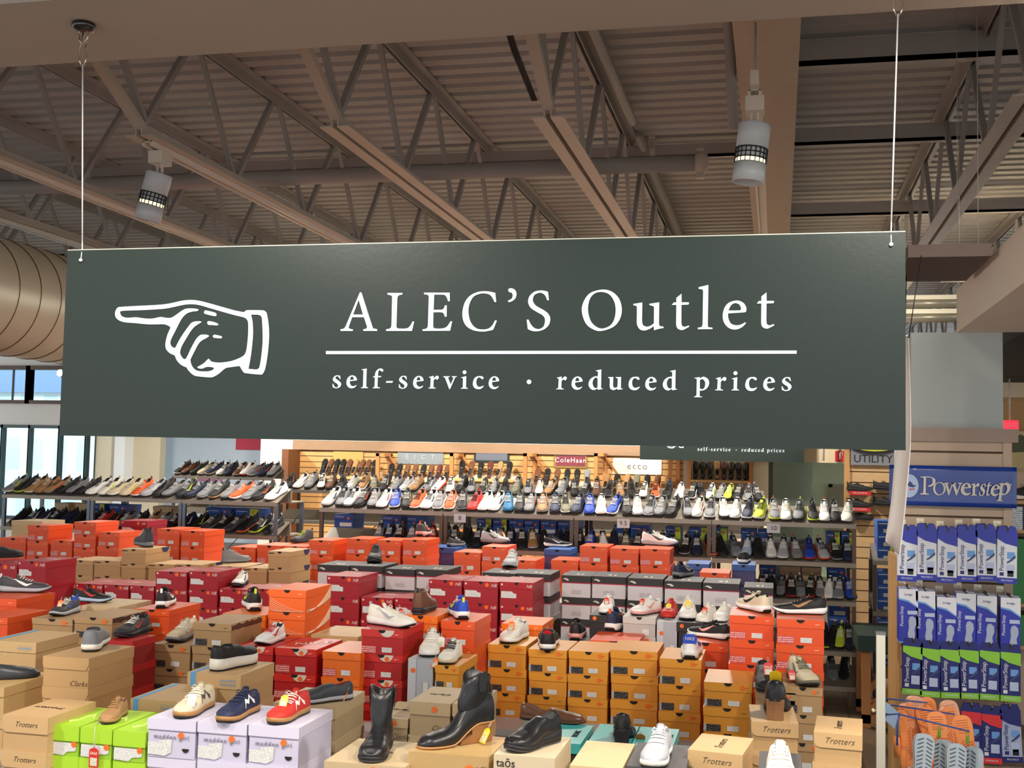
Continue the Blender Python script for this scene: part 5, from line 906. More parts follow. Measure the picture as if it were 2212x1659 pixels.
on('a5', 421, 1538, -20, 'court', 'c', 'u', 'cream suede sneaker with gum sole and dark star mark', (236, 232, 220), (.03, -.09, .09), mark='z', mcol='d', line='c', lace='W', scale=0.86)
on('a6', 516, 1548, -24, 'court', 'n', 'u', 'navy suede sneaker with white zigzag mark and gum sole', mark='z', line='n', lace='n', scale=0.84)
on('a7', 625, 1551, -24, 'court', 'r', 'u', 'red suede sneaker with white zigzag mark and gum sole', YL_, (.0, -.04, .10), mark='z', line='r', lace='W', scale=0.84)
on('b4', 700, 1515, -62, 'slip', 'G', 's', 'charcoal slip-on with grey sole and hanging orange tag', OR_, (.03, .10, .04), line='m', scale=0.82)
on('b3', 505, 1440, 146, 'plat', 'k', 'W', 'black platform slip-on with cream sole and black stripe', line='k', scale=0.95)
on('h5', 510, 1215, 128, 'hike', 'g', 'g', 'grey laced trainer with dark upper on the low kraft box', line='k', lace='o', scale=0.76)
on('g8', 519, 1265, -10, 'run', 'w', 'k', 'white trainer with black toe bumper on the crimson box', mark='s', mcol='k', line='g', scale=0.8)
on('c17', 546, 1313, 188, 'run', 'k', 'w', 'black trainer heel with yellow tag on bright orange box', YL_, (0, .14, .10), line='k', mark='s', mcol='y')
on('c5', 584, 1388, -22, 'run', 'w', 'w', 'white trainer with red mark and red laces', mark='s', mcol='r', lace='r', line='k', scale=0.78)
on('c8', 845, 1352, 52, 'run', 'W', 'w', 'big all-white chunky trainer with red card on red box', RD_, (.035, -.03, .09), mark='s', mcol='s', line='W', scale=0.88)
on('c19', 916, 1321, 168, 'hike', 'B', 'k', 'dark brown shoe heel on bright orange box', line='k', scale=.9)
on('c20', 992, 1331, 190, 'run', 'b', 'w', 'blue trainer heel with yellow band and white sole', mark='s', mcol='y', line='p', scale=.95)
on('c9', 931, 1410, -4, 'court', 'W', 'w', 'white laced sneaker, toe to the camera, with a paper tag', (238, 236, 228), (.05, -.02, .08), line='k', lace='w', scale=.95)
on('c10', 974, 1427, -12, 'court', 'W', 'c', 'cream sneaker with hanging orange tag on the small amber box', OR_, (-.05, -.13, .03), line='c', lace='d', scale=0.84)
on('d1', 1112, 1383, -18, 'court', 'W', 'w', 'white trainer with orange tag on the left amber stack', OR_, (0, -.05, .10), mark='s', mcol='w', line='g')
on('d2', 1184, 1395, 180, 'slip', 'k', 'w', 'black slide with white sole and red card on amber box', RD_, (0, .145, .09), line='k', scale=1.12)
t = on('d5', 1493, 1415, 178, 'run', 'w', 'w', 'white trainer with lettered blue heel panel on amber box', mark='s', mcol='b', line='y')
MB().prism([(-.03, .075), (.03, .075), (.034, .10), (.02, .118), (-.02, .118), (-.034, .10)], .146, .151).obj('heel_panel', sm('b'), t); mobj('lettering', text_mesh('NIKE', .02), M_TRACK, t, (0, .1525, .097), (0, 0, PI))
on('d8', 1335, 1357, 165, 'run', 'n', 'w', 'navy heel with white and orange sole on an orange box', mark='s', mcol='o', line='n', scale=1.1)
on('e1', 1312, 1322, -6, 'court', 'w', 'w', 'white sneaker with a red card on a black box', RD_, (0, -.04, .10), line='k', scale=0.84); on('e3', 1396, 1326, -34, 'court', 'w', 'p', 'white sneaker with pink mark and pink sole on grey box', RD_, (0, -.04, .10), mark='s', mcol='p', line='s', scale=0.86)
on('e4', 1447, 1332, -8, 'court', 'r', 'r', 'all-red sneaker with a yellow tag in the white sneaker row', YL_, (0, -.05, .09), line='r', lace='r', scale=0.86); on('e5', 1487, 1333, -2, 'court', 'w', 'w', 'white sneaker with orange and yellow tag, toe to the camera', YL_, (0, -.05, .095), line='w')
on('e6', 1527, 1342, -14, 'court', 'W', 'w', 'cream sneaker with red card behind the black trainer', RD_, (0, -.05, .095), line='c', scale=0.86); on('e6', 1562, 1340, -14, 'court', 'w', 'w', 'white sneaker partly hidden behind the tall orange stack', line='w', scale=0.86)
on('e2', 1246, 1377, 178, 'run', 'k', 'p', 'black trainer heel with pink edges on a low black box', line='k')
on('d9', 1531, 1377, -125, 'run', 'k', 'w', 'black trainer with pink mark and white sole on orange box', mark='s', mcol='p', line='k', scale=0.8)
on('i1', 1628, 1318, -150, 'run', 'c', 'w', 'cream and black trainer with pointed white sole on tall orange stack', mark='s', mcol='k', line='k', scale=0.86)
on('i2', 1728, 1326, -80, 'run', 'k', 'w', 'black trainer with gold mark and pinkish white sole', mark='s', mcol='T', line='k', scale=0.8)
on('i3', 1733, 1474, 18, 'run', 'c', 'e', 'cream knit trainer with translucent sole and red sale tag', RD_, (-.06, -.02, .06), mark='s', mcol='e', line='c', lace='e', scale=0.9)
on('i4', 1656, 1486, 6, 'slip', 'k', 'k', 'black slip-on with a red sale card, toe to the camera', RD_, (0, -.04, .10), line='k', scale=1.15)
on('f8', 1677, 1538, 178, 'pump', 'k', 'k', 'dark leather pump with stacked wooden heel and yellow tag', YL_, (0, .10, .14), line='B', scale=1.1)
on('f5', 1421, 1641, -8, 'court', 's', 'W', 'silver grey laced sneaker on the charcoal box', line='g', lace='w', scale=.86)
on('f11', 1347, 1596, 178, 'pump', 'k', 'k', 'black leather pump seen from the heel on teal box', OR_, (-.06, 0, .02), line='k', heelc='k', scale=.95)
on('f10', 1194, 1558, 78, 'loaf', 'B', 'B', 'brown leather loafer with folded strap on teal box', line='B', out='k', scale=0.84)
on('f3', 1152, 1612, -36, 'clog', 'k', 'k', 'black leather slip-on clog with elastic side panel on the cream box', line='k', scale=0.9)
on('f2', 985, 1607, -58, 'wedge', 'k', 'u', 'tall black leather wedge boot with wooden heel and yellow tag', YL_, (.05, .09, .05), line='k', out='u', scale=1.0)
on('f1', 815, 1628, -8, 'boot', 'k', 'k', 'black leather Chelsea boot, toe to the camera', line='k', scale=1.0)
on('f14', 1044, 1503, 185, 'clog', 'k', 'k', 'black leather shoe with white string on a tan box behind the wedge boot', (240, 238, 230), (.04, .05, .06), line='k', scale=.8)
on('s2', 810, 1213, 0, 'run', 'k', 'k', 'black running shoe toe-on, on a black lidded box', line='k'); on('s5', 1104, 1225, -4, 'run', 's', 's', 'pale pink-grey trainer toe-on, on a black lidded box', line='g')
on('s10', 1476, 1245, 160, 'run', 'n', 'g', 'navy trainer with grey wedge sole on a black lidded box', mark='s', mcol='s', line='k', scale=0.84)
on('p4', 914, 1157, 172, 'run', 'd', 'p', 'grey trainer with orange patch on the far orange box', line='k', mark='s', mcol='o'); on('p6', 1070, 1173, 56, 'run', 's', 'g', 'pale grey trainer with orange tag on far orange box', OR_, (.03, -.06, .10), mark='s', mcol='d', line='g', scale=0.84)
on('p11', 1425, 1178, 68, 'run', 'w', 's', 'white and grey running shoe with yellow tag on far orange box', YL_, (.045, -.02, .04), mark='s', mcol='d', line='g', lace='W', scale=0.92); on('p14', 1606, 1214, 178, 'slip', 'k', 'w', 'black shoe with white sole on a far navy box', line='k')
on('o11', 652, 1172, -40, 'hike', 'd', 'k', 'dark hiking shoe on the far orange box beside the kraft discs', line='k', lace='y', scale=0.76); on('p16', 1205, 1181, 80, 'run', 'k', 'w', 'black trainer with white mark on a far navy box', mark='s', mcol='w', line='k', scale=0.72)
on('p15', 985, 1180, 150, 'run', 'd', 'g', 'dark grey trainer on the navy box behind the orange run', line='k', scale=0.72)
on('f17', 1686, 1700, 2, 'court', 'W', 'w', 'white canvas sneaker at the bottom edge below the heeled pump', line='w', lace='w')
pt = PY(203, 1616, 3.688); hang_tag(None, pt, (206, 44, 40), txt='SALE', size=(.036, .066)); tg = C.objects[-1]
tg = [o for o in C.objects if o.name.startswith('price_tag') and o.parent is None][0]; wl = tg.location.copy(); tg.parent = tan_; bpy.context.view_layer.update(); tg.matrix_parent_inverse = tan_.matrix_world.inverted(); tg.location = wl
q0 = PZ(222, 1548, STK['a3'][2]+.02); sg = MB(); sg.tube([q0, PZ(215, 1550, STK['a3'][2]+.003), PZ(206, 1569, STK['a3'][2]+.003), Vector((pt.x, 3.688, STK['a3'][2]-.004)), pt], .0011, 5); so2 = sg.obj('tag_string', M_TRACK, tan_); so2.matrix_parent_inverse = tan_.matrix_world.inverted()
# ================================================================ shoe racks
M_RACK = mat('brown_grey_rack_steel', (92, 78, 68), .4, .5, var=.03); M_SHELF = mat('glassy_wire_shelf', (150, 140, 126), .3, .3, var=.04)
TILT = math.radians(22)
def rack(x0, x1, Y, D, zs, label, group='metal shoe racks', m=M_RACK, flat=()):
    t = thing('shoe_rack', label, 'rack', (x0, Y, 0), 0, group); w = x1-x0; zt = zs[0]
    for px in (.015, w-.015):
        for py in (.02, D-.02): MB().box(px-.015, py-.015, 0, px+.015, py+.015, zt-.012).obj('post', m, t)
    for z in zs:
        mb = MB(); mb.box(0, .33 if z not in flat else 0, z-.012, w, D, z); mb.box(0, -.006, z-.03, w, 0, z+.004)
        if z not in flat: mb.prism([(0, z-.008), (.30, z+.30*math.tan(TILT)-.008), (.30, z+.30*math.tan(TILT)), (0, z)], 0, w, plane='YZ'); mb.box(0, .30, z-.012, w, .33, z+.1)
        mb.obj('shelf', M_SHELF, t)
    mb = MB(); mb.bar((.015, D-.02, .1), (w-.015, D-.02, zt-.1), .008); mb.obj('back_brace', m, t)
    return t
def card(x, Y, z, txt, label): t = thing('size_card', label, 'card', (x, Y-.007, z), 0, 'size number cards on the racks'); MB().box(-.05, -.002, -.07, .05, 0, .0).obj('card_sheet', mat('card_grey', (206, 204, 206), .5, var=0), t); mobj('lettering', text_mesh(txt, .05), M_DK, t, (0, -.003, -.035))
DESC = {'court': 'sneaker', 'run': 'running shoe', 'slip': 'slip-on shoe', 'loaf': 'dress shoe', 'hike': 'hiking shoe', 'boot': 'ankle boot', 'pump': 'pump', 'clog': 'clog', 'wedge': 'wedge boot'}
def row(codes, px0, px1, Y, z, where, group, deg=0, jit=14, yj=.03, sc=.95, twist=None, tilt=True):
    """codes: upper+sole letter pairs, left to right between two image columns"""
    cs = codes.split(); N = len(cs); xa, xb = PY(px0, 1050, Y).x, PY(px1, 1050, Y).x
    for i, c in enumerate(cs):
        kd = {'1': 'court', '2': 'slip', '3': 'loaf', '4': 'hike', '5': 'boot'}.get(c[2:3], 'run'); x = xa + (xb-xa)*(i+.5)/N + random.uniform(-.008, .008); dg = deg + random.uniform(-jit, jit)
        if twist: dg = twist(i)
        nx = cs[i+1] if i < N-1 else cs[i-1]; side = 'beside' 
        lb = f'{PAL[c[0]][0]} {DESC[kd]}, {PAL[c[1]][0]} sole, {ordn(i)} from left on {where}'
        L = KINDS[kd]['L']*sc
        t = shoe(kd, c[0], c[1], line=('k' if c[0] != 'k' else 'd'), mark='s' if random.random() < .5 and kd == 'run' else None, mcol=random.choice('wykor') if c[0] != 'w' else random.choice('knr'), lace=random.choice('wWk') if kd in ('run', 'court', 'hike') else None, label=lb, rz=math.radians(dg), group=group, scale=sc)
        if tilt:
            A = TILT; M4 = Matrix.Rotation(A, 4, 'X') @ Matrix.Rotation(math.radians(dg), 4, 'Z'); t.rotation_euler = M4.to_euler(); dd_ = L/2*abs(math.cos(math.radians(dg))) + .04*abs(math.sin(math.radians(dg))) + .006
            t.location = (x, Y + dd_*math.cos(A), z + dd_*math.sin(A) + .001)
        else: t.location = (x, Y + L/2 + random.uniform(0, yj), z + .0008)
XA, XB = PY(694, 1100, 9.3).x, PY(1850, 1100, 9.3).x; RW = (XB-XA)/4; ZR = [1.36, 1.065, .775, .40, .14]
for k in range(4): rack(XA + RW*k + .004, XA + RW*(k+1) - .004, 9.25, .8, ZR, f'long near metal shoe rack, {ORD[k]} section from the left')
row('ws gk wg kk gk ww bW kk ow ww gw oW kg rr ww ww tt kk gk Tg nk eW nk bb WW bw kk ws gs gd kk gd Ww gw wk ww nw yw gy ww', 694, 1714, 9.25, 1.361, 'near rack top shelf', 'running shoes on the top shelf of the near rack', jit=12, sc=.88)
row('gk ky ww kk Ww', 1716, 1846, 9.25, 1.361, 'near rack top shelf right end', 'running shoes on the top shelf of the near rack', jit=12, sc=.88)
row('gk nW kk gd kk rk gg kk kd kn kk gd nk kk Ts kk nn kg kk bk wk nk es kk gg Tk kk kg nk ko kk gg ln kk ws sw ge br so kg nn', 800, 1846, 9.25, 1.066, 'near rack second shelf', 'dark running shoes on the second shelf of the near rack', jit=10, deg=4, sc=.88)
row('kk kk gk kr gg kr gk ww gs bn', 1640, 1846, 9.25, .776, 'near rack third shelf', 'running shoes on the third shelf of the near rack', jit=8, sc=.86)
row('ky kk yk nn', 1775, 1846, 9.25, .401, 'near rack low shelf', 'running shoes low on the near rack', jit=12)
row('gw kg', 1786, 1842, 9.35, .14, 'lowest near rack shelf', 'shoes on the lowest near rack shelf', jit=12)
for q, s_, lb in ((994, '8', 'small grey card reading 8 on the near rack shelf edge'), (1347, '9.5', 'small grey card reading 9.5 on the near rack shelf edge'), (1671, '10', 'small grey card reading 10 on the near rack shelf edge')): card(PY(q, 1110, 9.24).x, 9.243, 1.35, s_, lb)
def bxs(kind, cols, Y, z, n, h, where, D=.30):
    for i, (q0, q1) in enumerate(cols):
        xa, xb = PY(q0, 1100, Y).x, PY(q1, 1100, Y).x
        for k in range(n): box_obj(kind[i % len(kind)] if isinstance(kind, list) else kind, xb-xa-.004, h-.001, D, f"{BNAME[kind[i % len(kind)] if isinstance(kind, list) else kind]}, {ordn(i)} from left, {'lower' if k == 0 else 'upper' if k == n-1 else 'middle'} layer, {where}", ((xa+xb)/2, Y, z + h*k), 0, 'blue shoe boxes on the racks', top=False)
bxs(['adi', 'adi', 'adi', 'adl', 'adl', 'adi', 'adi', 'adi', 'adi'], [(722, 764), (826, 868), (880, 920), (1030, 1063), (1065, 1096), (1100, 1132), (1133, 1166), (1168, 1203), (1205, 1250)], 9.60, 1.067, 2, .115, 'on the near rack left half', .28)
bxs(['adi', 'adi', 'adl', 'adl', 'adl', 'adi', 'adi', 'adl', 'adl'], [(1326, 1360), (1362, 1404), (1438, 1472), (1488, 1532), (1534, 1572), (1600, 1635), (1637, 1670), (1785, 1815), (1817, 1846)], 9.60, 1.067, 2, .108, 'on the near rack right half', .28)
bxs('tan', [(1685, 1730), (1732, 1776)], 9.62, .777, 2, .11, 'tan pair on the near rack third shelf', .28); bxs('adi', [(1640, 1678), (1788, 1828)], 9.62, .777, 2, .11, 'on the near rack third shelf', .28); bxs('adi', [(1560, 1600), (1790, 1830)], 9.62, .402, 3, .11, 'on the near rack low shelf', .28)
# boxes right of the rack
rack(PY(1846, 1100, 9.7).x+.14, PY(1940, 1100, 9.7).x+.1, 9.7, .45, [1.06, .66, .18], 'short metal rack of blue boxes between the long rack and the insole display')
QX = PY(1846, 1100, 9.7).x+.17
for z, n in ((1.061, 3), (.661, 3), (.181, 4)):
    for i in range(2):
        for k in range(n): box_obj('adl' if i == 0 and z > 1 else 'adi', .155, .104, .33, f"{'blue and lime' if i == 0 and z > 1 else 'blue'} shoe box, {'left' if i == 0 else 'right'} column, {ORD[k]} up, {'top' if z > 1 else 'middle' if z > .5 else 'bottom'} shelf of the short rack", (QX + .085 + .165*i, 9.75, z + .105*k), 0, 'blue shoe boxes on the racks', top=False)
# racks farther back
X2, X3 = PY(600, 1050, 12.6).x, PY(1650, 1050, 12.6).x
for k in range(4): w = (X3-X2)/4; rack(X2 + w*k + .004, X2 + w*(k+1) - .004, 12.6, .6, [1.40, 1.05], f'middle metal shoe rack behind the near one, {ORD[k]} section from the left')
row('kk ww gk4 Wk Bk4 kk ss Tw4 ek kk gd sw Tk4 gg wr ww kk4 gk ks gd kk ee4 gk Wk Tk gg4 kk kg Bk4 kg TT kk4 Wg oW kk4 ww', 606, 1480, 12.6, 1.401, 'middle rack top shelf', 'shoes on the top shelf of the middle rack', jit=14, sc=.95)
row('kw kk wy gk yk kk gW kk', 1484, 1646, 12.6, 1.401, 'middle rack right end', 'shoes on the top shelf of the middle rack', jit=14, sc=.95)
# left racks
X2, X3 = PY(4, 1070, 9.75).x, PY(600, 1070, 9.75).x
M_R2 = mat('steel_blue_grey_rack', (104, 112, 122), .3, .7, var=0)
for k in range(3): w = (X3-X2)/3; rack(X2 + w*k + .004, X2 + w*(k+1) - .004, 9.75, .62, [1.37, 1.07], f'metal shoe rack before the windows, {ORD[k]} section from the left', m=M_R2)
row('gW ky TW TT Tg kk gk kk ww WW cw cc ow ss kk gk kk nk gg kT gd ow gs kk ww', 6, 596, 9.75, 1.371, 'window rack top shelf', 'shoes on the top shelf of the window rack', deg=-22, jit=10, sc=.92)
row('kk nn nn kk nn kn kk ro kk gk kk Tk gk kk nk kw dg kg dk ko ky kk', 20, 596, 9.75, 1.071, 'window rack second shelf', 'dark shoes on the second shelf of the window rack', deg=-18, jit=10, sc=.9)
bxs(['tan', 'tan', 'adl', 'adi', 'tan', 'adi', 'adl'], [(118, 148), (162, 190), (198, 226), (236, 275), (330, 372), (444, 500), (508, 560)], 10.1, 1.072, 2, .11, 'on the window rack', .26)
X2, X3 = PY(372, 1050, 13.0).x, PY(590, 1050, 13.0).x
rack(X2, X3, 13.0, .5, [1.52, 1.1], 'metal shoe rack before the pale blue wall')
row('kw Bk kk cW nc ww nk Bc wr gw nk gk', 374, 590, 13.0, 1.521, 'rack before pale blue wall', 'shoes on the rack before the pale blue wall', deg=-18, jit=12, sc=.92)
# dress shoes leaning on the slatwall shelves
def lean(codes, px0, px1, py, Y, where, group, shelf=True, label=None, kd='loaf', sc=1.15):
    cs = codes.split(); N = len(cs); z = PY((px0+px1)/2, py, Y).z; xa, xb = PY(px0, py, Y).x, PY(px1, py, Y).x
    for i, c in enumerate(cs):
        t = shoe(kd, c[0], c[1], line='k', label=f'{PAL[c[0]][0]} leather dress shoe standing toe up, {ordn(i)} from left, {where}', loc=(xa + (xb-xa)*(i+.5)/N, Y+.14, z+.14), group=group, scale=sc)
        t.rotation_euler = (math.radians(-58), 0, PI + random.uniform(-.12, .12))
    if shelf:
        t = thing('wall_shelf', label, 'shelf', (xa-.02, Y, z-.02), 0, 'shelves on the oak slatwall'); w = xb-xa+.04
        MB().prism([(-.02, -.02), (.36, .0), (.36, .10), (.0, .006), (-.02, .02)], 0, w, plane='YZ').obj('shelf_board', mat('white_shelf_paper', (236, 226, 200), .6, var=.02), t); MB().box(0, -.035, -.025, w, -.02, .022).obj('oak_lip', M_WOOD, t)
YL_2 = YSL - .40
G_ = 'dress shoes on the slatwall shelves'
lean('kk Bk kk kk Bk TB BB Bk kk', 686, 809, 1029, YL_2, 'first slatwall shelf', G_, label='slanted shelf under nine dress shoes at the left of the back slatwall')
lean('kk kk BB BB kk BB mm BB', 830, 969, 1040, YL_2, 'second slatwall shelf', G_, label='slanted shelf under the silver grey name sign')
lean('kk BT kk mm TB kk', 982, 1106, 1034, YL_2, 'third slatwall shelf', G_, label='slanted shelf under the dark framed name sign')
lean('BB kk BB kk kk gg', 1146, 1276, 1051, YL_2, 'fourth slatwall shelf', G_, label='slanted shelf under the gold framed maroon sign')
lean('Tk kk TT ee kk BB TT', 1296, 1452, 1064, YL_2, 'fifth slatwall shelf', G_, label='slanted shelf under the white rounded name sign')
t = [lean('kk kk kk Tk mk kk kk kk', 1494, 1618, 1036, YSL-.43, 'upper shelf of the boot cabinet', 'black boots in the cabinet', shelf=False, kd='loaf', sc=1.15)]
xs_ = [PY(q, 1085, YSL-.3).x for q in (1508, 1530, 1548, 1572, 1590, 1608)]
for i, x in enumerate(xs_): shoe('boot', 'kkBTkB'[i], 'k', line='k', label=f'{PAL["kkBTkB"[i]][0]} tall boot standing on the lower cabinet shelf, {ORD[i]} from left', loc=(x, YSL-.25, SHZ[1]+.002), rz=random.uniform(-.4, .4), group='tall boots on the lower cabinet shelf', scale=.85)
# black shoes on brackets on the light oak slatwall
for i, (q, y, red) in enumerate(((1858, 1061, 1), (1857, 1096, 1), (1862, 1122, 0))):
    p = PY(q, y, YR-.12); lvl = ('upper', 'middle', 'lower')[i]
    t = thing('shoe_bracket', f"{lvl} small {'red fronted' if red else 'black'} bracket on the light oak slatwall", 'bracket', (p.x, YR-.12, p.z), 0, 'shoe brackets on the light oak slatwall'); MB().box(-.12, -.03, -.006, .12, .12, 0).obj('bracket_plate', M_DK, t)
    if red: MB().box(-.12, -.036, -.045, .12, -.03, .0).obj('red_strip', mat('red_strip', (206, 34, 44), .4, var=0), t); mobj('lettering', text_mesh('RECOMMEND', .026), M_TRACK, t, (0, -.038, -.022))
    shoe('run' if i < 2 else 'slip', 'k', 'k', line='k', label=f'black work shoe side-on, toe right, on the {lvl} bracket of the light oak slatwall', loc=(p.x, YR-.08, p.z+.001), rz=math.radians(82), group='black work shoes on the light oak slatwall', scale=.95)
for i, (q, y) in enumerate(((1915, 1058), (1915, 1092))):
    p = PY(q, y, YR-.12); lvl = ('upper', 'lower')[i]; t = thing('shoe_bracket', f'{lvl} black bracket right on the light oak slatwall beside the banner', 'bracket', (p.x, YR-.12, p.z), 0, 'shoe brackets on the light oak slatwall'); MB().box(-.1, -.03, -.006, .1, .12, 0).obj('bracket_plate', M_DK, t)
    shoe('run', 'k', 'k', line='k', label=f'black work shoe on the {lvl} right bracket beside the white banner', loc=(p.x, YR-.08, p.z+.001), rz=math.radians(82), group='black work shoes on the light oak slatwall', scale=.95)
# chair behind the rack, bench, stools
p = PZ(1703, 1160, .9); t = thing('office_chair', 'black padded chair back seen through the near rack', 'chair', (PY(1703, 1150, 11.2).x, 11.2, 0)); mb = MB()
R = [[(x*s_, y + .02*abs(x), z) for x, y in ((-.2, -.02), (.2, -.02), (.2, .03), (-.2, .03))] for z, s_ in ((.72, .9), (.8, 1), (1.0, 1), (1.1, .96), (1.13, .8))]
mb.loft(R); mb.obj('backrest', mat('black_upholstery', (24, 26, 28), .7), t); MB().box(-.22, -.42, .44, .22, .02, .5).obj('seat', mat('black_upholstery', (24, 26, 28), .7), t); MB().box(-.02, .03, .44, .02, .05, .8).obj('back_bar', M_DK, t); MB().lathe([(.26, 0), (.24, .03), (.03, .07), (.03, .44)], (0, -.2, 0), 5).obj('base', M_DK, t)
p = PY(1888, 1372, 8.7); t = thing('fitting_bench', 'dark green upholstered bench on oak trestle legs behind the white post', 'bench', (PY(1853, 1400, 8.5).x, 8.5, 0)); zb = PY(1880, 1374, 8.5).z
MB().box(0, 0, zb-.11, .5, .7, zb).obj('cushion', mat('dark_green_vinyl', (28, 54, 46), .5), t)
for yy in (.04, .6): MB().box(.03, yy, 0, .09, yy+.06, zb-.11).obj('leg', M_WOODD, t); MB().box(.40, yy, 0, .46, yy+.06, zb-.11).obj('leg', M_WOODD, t); mb = MB(); mb.bar((.40, yy+.03, zb-.16), (.09, yy+.03, .12), .045); mb.box(.03, yy, .03, .46, yy+.05, .09); mb.obj('brace', M_WOODD, t)
# ================================================================ packs on the insole display
NAVY = (24, 40, 130); M_PW = mat('pack_white', (226, 230, 236), .4, var=0); M_PB = mat('pack_blue', (40, 52, 170), .35, var=.03); M_PN = mat('pack_navy', (28, 36, 112), .35, var=.03); M_PL = mat('pack_lime', (140, 206, 60), .4, var=0); M_PR = mat('pack_red', (226, 50, 56), .4, var=0); M_PK = mat('pack_window', (14, 20, 34), .3, var=0); M_SKY = mat('pack_sky', (110, 164, 224), .4, var=0); M_PS = mat('pack_silver', (170, 184, 214), .35, var=0); M_STR = print_mat('pack_stripes', (225, 230, 240), (90, 140, 210), 1, 330, .55)
FOOT = [(0, 0), (.014, .004), (.018, .03), (.015, .05), (.024, .075), (.022, .1), (.008, .112), (-.006, .108), (-.012, .09), (-.010, .06), (-.016, .03), (-.012, .006)]
def pack_proto(style):
    t = thing('insole_pack', None, None); W, H = .098, .285
    base, top, bot, txtm = {'pro': (M_PW, M_PB, M_PB, M_PN), 'bri': (M_PB, M_PW, None, M_PW), 'pin': (M_PN, M_PL, M_PL, M_PW), 'red': (M_PN, M_PR, M_PR, M_PW), 'sil': (M_PS, M_PN, M_PN, M_PN)}[style]
    h2 = -H
    MB().box(-W/2, 0, -H, W/2, .022 if style != 'bri' else .03, -.0 if style == 'bri' else -.02).obj('carton', base, t)
    if style != 'bri':
        mb = MB(); mb.prism([(-W/2-.002, -.05), (-W*.1, -.075), (W/2+.002, -.09), (W/2+.002, -.02), (W*.4, .012), (-W*.4, .012), (-W/2-.002, -.02)], -.004, .012); mb.obj('header', M_PB if style == 'pro' else M_PN, t)
        if style != 'pro': MB().prism([(-W/2, -.062), (-W*.1, -.085), (W/2, -.10), (W/2, -.035), (-W/2, -.03)], -.006, -.004).obj('colour_band', top, t)
        MB().box(-W/2-.001, -.002, -H, W/2+.001, .001, -H+.03).obj('footer', bot, t); mobj('footer_lettering', text_mesh('PROTECH' if style in ('pro', 'sil') else 'PINNACLE', .013), M_PW, t, (0, -.0035, -H+.016))
        MB().box(-.004, -.001, -.23, .038, 0, -.185).obj('stripes', M_STR, t); MB().box(0, -.001, -.155, .038, 0, -.12).obj('photo_panel', M_SKY, t); mb = MB(); mb.prism([(-.002, -.172), (.012, -.162), (.04, -.135), (.042, -.148), (.02, -.168), (.0, -.18)], -.003, -.001); mb.obj('insole_picture', mat('insole_picture', (60, 74, 120), .4, var=0), t)
        if style in ('pro', 'sil'): MB().box(.002, -.001, -H+.037, .032, 0, -H+.068).obj('window', M_PK, t)
        mobj('lettering', text_mesh('PowerStep', .031, spacing=.95), txtm, t, (-.026, -.0025, -.155), (0, -PI/2, 0)); MB().box(-.036, -.0015, -H+.04, -.016, 0, -H+.058).obj('logo_square', txtm, t)
    else:
        MB().prism([(-W/2, -.05), (0, -.06), (W/2, -.095), (W/2, 0), (-W/2, 0)], -.002, 0).obj('white_top', M_PW, t); mb = MB(); mb.prism([(-W/2, -.05), (0, -.06), (W/2, -.095), (W/2, -.102), (0, -.07), (-W/2, -.058)], -.003, -.001); mb.obj('sky_swoosh', M_SKY, t)
        mobj('top_lettering', text_mesh('bridge', .016), M_PN, t, (0, -.0035, -.03)); mobj('lettering', text_mesh('PowerStep', .024), M_PW, t, (-.034, -.0025, -.145), (0, -PI/2, 0)); MB().box(-.005, -.001, -.135, .045, 0, -.115).obj('stripes', M_STR, t)
        MB().prism([(a_+.012, b_-.272) for a_, b_ in [(x*1.1, z*1.15) for x, z in FOOT]], -.003, 0).obj('insole_picture', mat('insole_grey', (170, 184, 206), .4, var=0), t); MB().box(-W/2-.001, -.001, -.285, W/2+.001, .031, -.279).obj('footer', M_SKY, t)
    MB().box(-.006, -.006, -.012 if style != 'bri' else .0, .006, .012, .014).obj('hang_tab', M_PK, t)
    return t
HOOKN = ['leftmost', 'second from left', 'third from left', 'fourth from left', 'fifth from left', 'rightmost']
ROWS = [('pro', 'top row', [(1961, 1140), (2002, 1137), (2047, 1143), (2089, 1140), (2129, 1138), (2176, 1143)], 2, 'white and blue insole pack'),
        ('bri', 'second row', [(1962, 1272), (1999, 1277), (2045, 1290), (2087, 1282), (2132, 1287), (2183, 1291)], 3, 'blue boxed insole pack'),
        ('pin', 'third row', [(1972, 1383), (2010, 1388), (2051, 1390), (2092, 1391), (2138, 1393), (2183, 1396)], 2, 'navy insole pack with lime band')]
for st, rw, cols, dn, ds in ROWS:
    pr = None
    for ci, (q, y) in enumerate(cols):
        Yk = YP-.30; p = PY(q, y, Yk); 
        for k in range(dn):
            if pr is None: t = pr = pack_proto(st)
            else: t = copy_tree(pr)
            dy = k*(.034 if st == 'bri' else .05); t.location = (p.x, Yk+dy, p.z + k*.002); t.rotation_euler = (0, (random.uniform(-.03, .03) if k == 0 else 0), 0)
            tag(t, f"{ds}, {HOOKN[ci]} hook, {rw}" + ('' if k == 0 else ', behind the front pack' if k == 1 else ', rearmost pack'), 'insole pack', f'insole packs in the {rw} of the display')
        hk = thing('display_hook', f'steel peg hook, {HOOKN[ci]}, {rw} of the insole display', 'hook', (p.x, YP, p.z), 0, 'peg hooks of the insole display'); mb = MB(); mb.tube([(0, 0, .012), (0, -.34, .012), (0, -.345, .02)], .0025, 5); mb.box(-.02, -.004, 0, .02, .0, .03); mb.obj('peg', M_GALV, hk)
pr = pack_proto('red'); 
